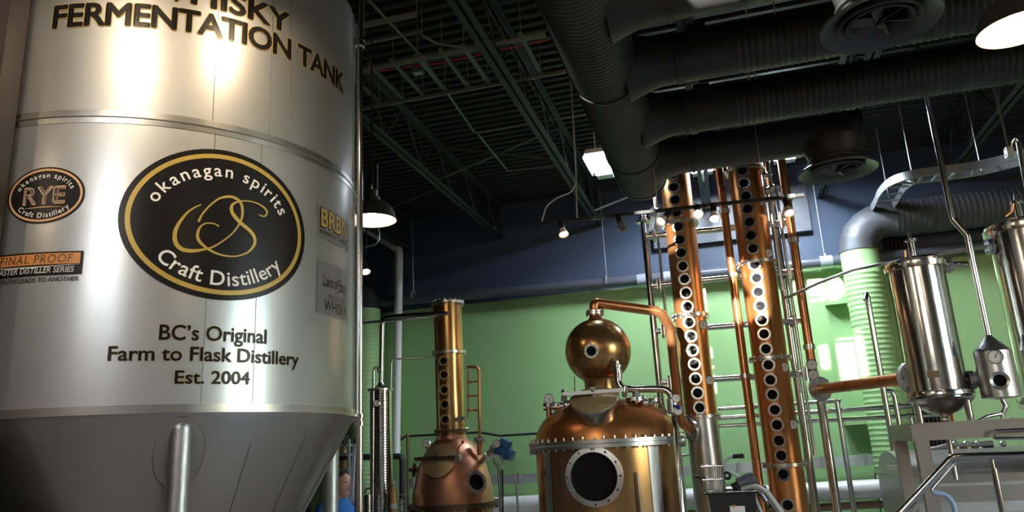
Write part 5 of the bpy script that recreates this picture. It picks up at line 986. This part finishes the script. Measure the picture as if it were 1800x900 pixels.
# high bay light beside the trunk duct and two more above the columns
def high_bay(c, L, Wd, label, strength_mat, yaw=0.0):
    c = Vector(c); t = thing('high_bay_light', label, 'light', c, 'cool white high bay lights')
    part('housing', MB().box(c+Vector((0, 0, 0.05)), (Wd, L, 0.06)), 'galvanised', t)
    for s in (-1, 1): part('reflector_wing', MB().box(c+Vector((s*(Wd/2+0.02), 0, 0.02)), (0.012, L, 0.10), (Vector((math.cos(0.5*s), 0, math.sin(0.5*s))), Vector((0, 1, 0)), Vector((-math.sin(0.5*s), 0, math.cos(0.5*s))))), 'galvanised', t)
    part('driver_box', MB().box(c+Vector((0, L/2+0.10, 0.03)), (Wd*0.9, 0.16, 0.10)), 'galvanised', t)
    n = 4
    for k in range(n): part('tube_lamp', MB().box(c+Vector((Wd*((k+0.5)/n-0.5), 0, 0.0)), (Wd/n*0.8, L*0.96, 0.03)), strength_mat, t)
    for k in range(9): part('guard_wire', MB().cyl(c+Vector((-Wd/2-0.02, L*((k+0.5)/9-0.5), -0.03)), c+Vector((Wd/2+0.02, L*((k+0.5)/9-0.5), -0.03)), 0.004, 6), 'steel_soft', t)
    for s in (-1, 1): part('hanger_rod', MB().cyl(c+Vector((0, s*L*0.4, 0.06)), (c.x, c.y+s*L*0.4, DECK+0.02), 0.006, 6), 'galvanised', t)
hb = PZ(1054, 288, 5.25); high_bay(hb, 0.72, 0.24, 'bright cool high bay light beside the end of the trunk duct', 'tube_cool')
high_bay((0.0, 10.85, 5.72), 0.9, 0.34, 'bright cool high bay light hidden above the left column', 'tube_cool_strong')
high_bay((1.2, 10.75, 5.70), 0.9, 0.34, 'bright cool high bay light hidden above the right column', 'tube_cool_strong')
# ---- track light
Yt = 8.15; a, b = P(950, 393, Yt), P(1413, 343, Yt); 
t = thing('light_track', 'black light track hanging across the two columns', 'light track', a)
part('rail', MB().beam(a, b, 0.035, 0.035), 'black_metal', t)
for u in (0.235, 0.68, 0.94): q = a.lerp(b, u); part('joiner', MB().box(q, (0.16, 0.045, 0.045)), 'black_plastic', t)
pipe('track_drop_conduit', [P(1003, 140, Yt), P(1012, 300, Yt), P(1014, 384, Yt)], 0.011, 'galvanised', 'straight conduit dropping to the light track', 'conduit', seg=8)
pipe('track_feed', [P(1012, 322, Yt), P(1005, 338, Yt), P(980, 347, Yt), P(960, 362, Yt), P(952, 390, Yt)], 0.010, 'galvanised', 'flexible grey conduit curving to the left end of the light track', 'conduit', fil=0.15, seg=8)
for px in (1345, 1157): q = P(px, 395-(px-950)*0.108, Yt); solo('track_hanger', MB().cyl(q, (q.x, Yt, DECK+0.02), 0.005, 6), 'galvanised', 'thin rod holding up the light track over the '+('right column' if px > 1300 else 'left column'), 'rod')
SP = [(985, 388, 994, 424, 'leftmost on the track'), (1085, 377, 1099, 415, 'second from the left, with finned lamp'), (1178, 372, 1162, 389, 'at the left column, pointing left'), (1225, 362, 1229, 388, 'between the columns, facing the camera'), (1253, 358, 1258, 394, 'between the columns, pointing down'), (1380, 350, 1390, 380, 'rightmost, over the right copper pipe')]
for i, (x0, y0, x1, y1, wh) in enumerate(SP):
    p0 = P(x0, y0, Yt); p1_ = P(x1, y1, Yt-0.12 if i != 3 else Yt-0.28); ax = (p1_-p0).normalized(); L = 0.20
    t = thing('spot_light', 'small black track spotlight '+wh, 'spotlight', p0, 'spotlights on the light track')
    pr = a.lerp(b, (p0.x-a.x)/(b.x-a.x)); part('adapter', MB().box(pr-Vector((0, 0, 0.03)), (0.05, 0.03, 0.04)).cyl(pr-Vector((0, 0, 0.03)), p0+ax*0.03, 0.010, 8), 'black_plastic', t)
    part('barrel', MB().lathe([(0.015, 0), (0.032, 0.01), (0.032, 0.12), (0.028, 0.13)], p0, ax, 18), 'black_metal', t)
    part('lamp_cone', MB().lathe([(0.028, 0.125), (0.033, 0.15), (0.060, 0.215), (0.058, 0.22), (0.045, 0.205)], p0, ax, 24, caps=False), 'steel_dull' if i == 1 else 'shade_white', t)
    if i != 1: part('lens', MB().lathe([(0.0, 0.208), (0.050, 0.206), (0.050, 0.20)], p0, ax, 20), 'spot_warm', t, 'glowing warm lamp face')
    else:
        for k in range(6): part('fin', MB().box(p0+ax*0.20+(frame(ax)[0]*math.cos(PI*k/3)+frame(ax)[1]*math.sin(PI*k/3))*0.04, (0.012, 0.004, 0.08), frame(ax)), 'steel_dull', t)
# ---- pendant lamps
def pendant(c, R, label, energy=60.0, stem_to=None, tilt=0.0):
    c = Vector(c); t = thing('pendant_lamp', label, 'lamp', c, 'black dome pendant lamps'); k = R/0.23
    out = [(0.0, 0.31), (0.05, 0.305), (0.055, 0.24), (0.075, 0.235), (0.08, 0.20), (0.14, 0.175), (0.19, 0.13), (0.22, 0.07), (0.232, 0.005), (0.235, 0.0)]
    part('shade', MB().lathe([(r*k, z*k) for r, z in out], c, (0, 0, 1), 48, caps=False), 'shade_black', t)
    part('shade_lining', MB().lathe([(r*k, z*k) for r, z in [(0.232, 0.001), (0.226, 0.01), (0.213, 0.07), (0.182, 0.125), (0.13, 0.165), (0.05, 0.19), (0.0, 0.195)]], c, (0, 0, 1), 48, caps=False), 'shade_white', t)
    for q in range(3): a = 2*PI*q/3+0.4; part('rim_screw', MB().sphere(c+Vector((math.cos(a), math.sin(a), 0.06))*(0.235*k), 0.012*k, 8, 6), 'black_metal', t)
    part('bulb', MB().sphere(c+Vector((0, 0, 0.10*k)), 0.045*k, 18, 12), 'bulb_warm', t)
    part('socket', MB().lathe([(0.03, 0.14), (0.03, 0.19)], c, (0, 0, 1), 14), 'black_metal', t)
    part('stem', MB().cyl(c+Vector((0, 0, 0.30*k)), (c.x, c.y, DECK+0.02), 0.009, 8), 'black_metal', t); part('hook_loop', MB().torus(c+Vector((0, 0, 0.335*k)), (1, 0.4, 0), 0.03*k, 0.006, 18, 6), 'galvanised', t)
    ld = bpy.data.lights.new('pendant_glow', 'POINT'); ld.energy = energy; ld.color = (1.0, 0.79, 0.54); ld.shadow_soft_size = 0.05
    lo = bpy.data.objects.new('pendant_glow', ld); COL.objects.link(lo); lo.parent = t; lo.location = (0, 0, 0.03*k)
    return t
q = P(654, 388, 6.0); pendant(q, 42/PXM(q), 'black dome pendant lamp beside the big tank', 5)
q = P(1792, 52, 4.5); pendant(q, 66/PXM(q), 'black dome pendant lamp cut by the top right corner', 6)
for (x, y, z, e, lb) in ((-2.41, 1.85, 4.3, 54, 'black dome pendant lamp above the left front of the tank'), (-1.79, 2.82, 4.3, 30, 'black dome pendant lamp above the right front of the tank'), (-4.46, -1.16, 4.3, 22, 'black dome pendant lamp behind the viewer at left'), (-1.2, -1.6, 4.3, 22, 'black dome pendant lamp behind the viewer in the middle'), (2.2, -0.6, 4.3, 22, 'black dome pendant lamp behind the viewer at right'), (-6.2, 1.2, 4.3, 22, 'black dome pendant lamp by the brown side wall')): pendant((x, y, z), 0.24, lb, e)
# second dimmer spot by the drain pipe and its bracket
q = P(643, 478, 10.5); t = thing('wall_spot', 'small lit spotlight above the left riser duct', 'spotlight', q); ax = Vector((0.35, -0.35, -0.9)).normalized()
part('barrel', MB().lathe([(0.02, 0), (0.05, 0.02), (0.05, 0.14), (0.08, 0.2)], q-ax*0.2, ax, 18), 'steel_soft', t); part('lens', MB().lathe([(0, 0.0), (0.07, 0.0), (0.07, -0.01)], q, ax, 18), 'spot_warm', t)
pt_w = q-ax*0.2; part('stem', MB().tube([pt_w, P(644, 440, 10.5), Vector((P(644, 440, 10.5).x, 10.5, DECK+0.02))], 0.012, 8), 'black_metal', t)
pipe('flex_whip', [Vector((P(664, 392, 9.8).x, 9.8, 6.03)), P(664, 392, 9.8), P(667, 410, 9.8), P(665, 428, 9.8), P(642, 434, 9.8)], 0.014, 'galvanised', 'short curved grey conduit under the left pendant lamp', 'conduit', fil=0.15, seg=8)
# ================================================================== person and things beside him
Yq = 6.45; hc = P(601, 853, Yq); gx_, gy_ = hc.x, hc.y
def person():
    hz = hc.z+0.01; H = hz+0.12
    t = thing('person', 'person in blue shirt with short dark hair facing right beside the tank leg', 'person', (gx_-0.03, gy_, 0))
    fx = Vector((0.93, -0.36, 0)).normalized(); sx = Vector((-fx.y, fx.x, 0))   # facing right, a little to the camera
    o = Vector((gx_-0.03, gy_, 0)); h = H/1.75
    J = {}; E = []; Rd = {}
    def v(n, f, s, z, r, p=None): J[n] = o+fx*f+sx*s+Vector((0, 0, z*h)); Rd[n] = r; E.append((p, n)) if p else None
    v('hip', 0, 0, 0.95, (0.15, 0.12)); v('waist', 0.0, 0, 1.08, (0.145, 0.115), 'hip'); v('chest', 0.01, 0, 1.28, (0.17, 0.125), 'waist'); v('sho', -0.01, 0, 1.42, (0.13, 0.09), 'chest'); v('neck', 0.0, 0, 1.50, (0.058, 0.058), 'sho'); v('skull', 0.02, 0, 1.585, (0.06, 0.06), 'neck')
    for s, n in ((1, 'l'), (-1, 'r')):
        v(n+'s', -0.01, s*0.19, 1.40, (0.068, 0.068), 'sho'); v(n+'e', -0.02, s*0.25, 1.12, (0.047, 0.047), n+'s'); v(n+'w', 0.16, s*0.22, 0.98, (0.032, 0.032), n+'e'); v(n+'h', 0.24, s*0.21, 0.95, (0.038, 0.022), n+'w')
        v(n+'t', 0, s*0.095, 0.85, (0.098, 0.098), 'hip'); v(n+'k', 0.02, s*0.10, 0.48, (0.065, 0.065), n+'t'); v(n+'a', -0.02, s*0.105, 0.09, (0.045, 0.045), n+'k'); v(n+'f', 0.13, s*0.115, 0.035, (0.042, 0.033), n+'a')
        for k in range(4): v(n+'g%d' % k, 0.33-0.008*abs(k-1), s*0.21+(k-1.5)*0.018, 0.925, (0.008, 0.008), n+'h')
        v(n+'gt', 0.275, s*0.21-s*0.05, 0.945, (0.009, 0.009), n+'h')
    names = list(J); me = bpy.data.meshes.new('body'); me.from_pydata([J[n]-o for n in names], [(names.index(a), names.index(b)) for a, b in E], [])
    ob = bpy.data.objects.new('body_tmp', me); COL.objects.link(ob); md = ob.modifiers.new('skin', 'SKIN'); md.use_smooth_shade = True
    for i, n in enumerate(names): me.skin_vertices[0].data[i].radius = Rd[n]; me.skin_vertices[0].data[i].use_root = (n == 'hip')
    sb = ob.modifiers.new('sub', 'SUBSURF'); sb.levels = 2; sb.render_levels = 2
    dg = bpy.context.evaluated_depsgraph_get(); m2 = bpy.data.meshes.new_from_object(ob.evaluated_get(dg)); bpy.data.objects.remove(ob)
    for m_ in ('skin', 'shirt_blue', 'trousers', 'black_plastic'): m2.materials.append(M[m_])
    for p in m2.polygons:
        z = p.center.z/h; lat = p.center.dot(sx); p.use_smooth = True
        p.material_index = 3 if z < 0.07 else 2 if z < 1.0 and abs(lat) < 0.175 and p.center.dot(fx) < 0.2 else 1 if z < 1.485 and (abs(lat) < 0.16 or z > 1.12) else 0
    body = link('body', m2, t); ORG[body] = ORG[t]
    # head, profile towards fx: an egg shaped skull displaced into brow, nose, mouth and chin
    hb_ = MB(); hb_.sphere((0, 0, 0), 1.0, 40, 28); vs = []
    for p in hb_.v:
        x, y, z = p.x, p.y, p.z; X_ = 0.098*x; Y_ = 0.076*y; Z_ = 0.122*z
        if z < -0.1: X_ *= 1-0.10*(-z-0.1); Y_ *= 1-0.30*(-z-0.1)
        if z < -0.55 and x > 0: X_ += 0.018*x*math.exp(-((z+0.78)/0.2)**2)
        f = max(0, x)**2*math.exp(-(y/0.22)**2)
        X_ += f*0.030*math.exp(-((z+0.22)/0.14)**2)+f*0.012*math.exp(-((z-0.02)/0.12)**2)            # nose tip, bridge
        X_ += max(0, x)*0.006*math.exp(-((z-0.22)/0.1)**2)-max(0, x)**2*0.008*math.exp(-((abs(y)-0.38)/0.16)**2-((z-0.05)/0.10)**2)   # brow, eye sockets
        X_ += f*0.010*math.exp(-((z+0.48)/0.05)**2)+f*0.008*math.exp(-((z+0.60)/0.05)**2)-f*0.004*math.exp(-((z+0.54)/0.03)**2)         # lips
        vs.append(hc+fx*X_+sx*Y_+Vector((0, 0, Z_)))
    hb_.v = vs; hd = part('head', hb_, 'skin', t, ang=180)
    for s in (1, -1):
        part('ear', MB().sphere((0, 0, 0), 0.03, 14, 10, (0.75, 0.35, 1.15)), 'skin', t) if False else None
        e = MB().sphere((0, 0, 0), 1.0, 14, 10); e.v = [hc+fx*(0.022*p.x-0.008)+sx*(s*0.076+0.010*p.y)+Vector((0, 0, 0.034*p.z-0.01)) for p in e.v]; part('ear', e, 'skin', hd)
        e = MB().sphere(hc+fx*0.084+sx*(s*0.030)+Vector((0, 0, 0.006)), 0.011, 12, 8); part('eye', e, 'white_print', hd)
        e = MB().sphere(hc+fx*0.0925+sx*(s*0.030)+Vector((0, 0, 0.006)), 0.005, 10, 6); part('iris', e, 'hair', hd)
        part('eyebrow', MB().tube([hc+fx*0.094+sx*(s*0.014)+Vector((0, 0, 0.026)), hc+fx*0.090+sx*(s*0.032)+Vector((0, 0, 0.031)), hc+fx*0.078+sx*(s*0.048)+Vector((0, 0, 0.027))], 0.004, 6), 'hair', hd)
    hr_ = MB(); hr_.sphere((0, 0, 0), 1.0, 36, 24); nv = []
    for p in hr_.v: nv.append(hc+fx*(0.103*p.x-0.004)+sx*(0.081*p.y)+Vector((0, 0, 0.127*p.z+0.002)))
    keep = [f for f in hr_.f if all((q.z > 0.55 and q.x < 0.62) or (q.x < -0.05 and q.z > -0.30-0.25*q.x*0 and not (abs(q.y) > 0.85 and q.z < 0.1)) for q in (hr_.v[i] for i in f))]
    hr_.v = nv; hr_.f = keep; hr_.mi = [0]*len(keep); part('hair', hr_, 'hair', t, ang=180)
person()
# folded pale sheets hanging beside the riser pipe
q = P(621, 785, 6.0); sh = thing('hanging_sheets', 'pale blue sheets hanging from a hook behind the riser pipe', 'sheets', q)
for k in range(5):
    dx = -0.045+0.022*k; top = P(623, 780, 6.0+0.02*k); bot = P(616+2.2*k, 878+3*k, 6.0+0.02*k)
    vs = [top+Vector((-0.012, 0, 0)), top+Vector((0.012, 0, 0)), bot+Vector((0.018, 0.0, 0)), bot+Vector((-0.018, 0.0, 0))]; vs += [v_+Vector((0, 0.006, 0)) for v_ in vs]
    part('sheet', MB().add(vs, [(0, 1, 2, 3), (7, 6, 5, 4), (0, 3, 7, 4), (1, 5, 6, 2), (0, 4, 5, 1), (3, 2, 6, 7)]), 'paper_blue', sh)
part('hook', MB().tube([P(623, 780, 6.05), P(626, 770, 6.05)], 0.008, 8), 'iron_dark', sh)
zx = P(626, 770, 6.05); part('rail_post', MB().cyl((zx.x, zx.y, 0), zx, 0.012, 8), 'iron_dark', sh)
# shelf rack with boxes glimpsed past the cone
Yr = 11.15; a, b = P(590, 820, Yr), P(613, 820, Yr)
t = thing('storage_rack', 'steel rack with boxes glimpsed between the tank cone and the riser pipe', 'rack', (a.x, Yr, 0))
for xx in (a.x-0.6, b.x): part('upright', MB().box((xx, Yr, 1.0), (0.04, 0.05, 2.0)), 'galvanised', t)
for py in (783, 800, 826): z = P(600, py, Yr).z; part('shelf', MB().box(((a.x-0.6+b.x)/2, Yr+0.15, z), (b.x-a.x+0.6, 0.4, 0.03)), 'galvanised', t)
for py, m_, nm in ((798, 'brass_lid', 'box'), (824, 'copper_rosy', 'box'), (781, 'black_plastic', 'box')): z = P(600, py, Yr).z; part(nm, MB().box(((a.x+b.x)/2-0.05, Yr+0.1, z+0.07), (0.14, 0.2, 0.12)), m_, t)
solo('alarm_bell', MB().lathe([(0.0, 0.0), (0.05, 0.0), (0.07, 0.03), (0.07, 0.06), (0.03, 0.08)], P(701, 768, 12.50), (0, -1, 0), 20), 'red_paint', 'small red alarm bell beside the drain pipe', 'bell')
solo('standpipe', MB().cyl((P(716, 800, 12.2).x, 12.2, 0.0), P(716, 768, 12.2), 0.022, 12).sphere(P(716, 766, 12.2), 0.035, 12, 8), 'bronze_dark', 'thin brown stand pipe behind the small still at left', 'pipe')
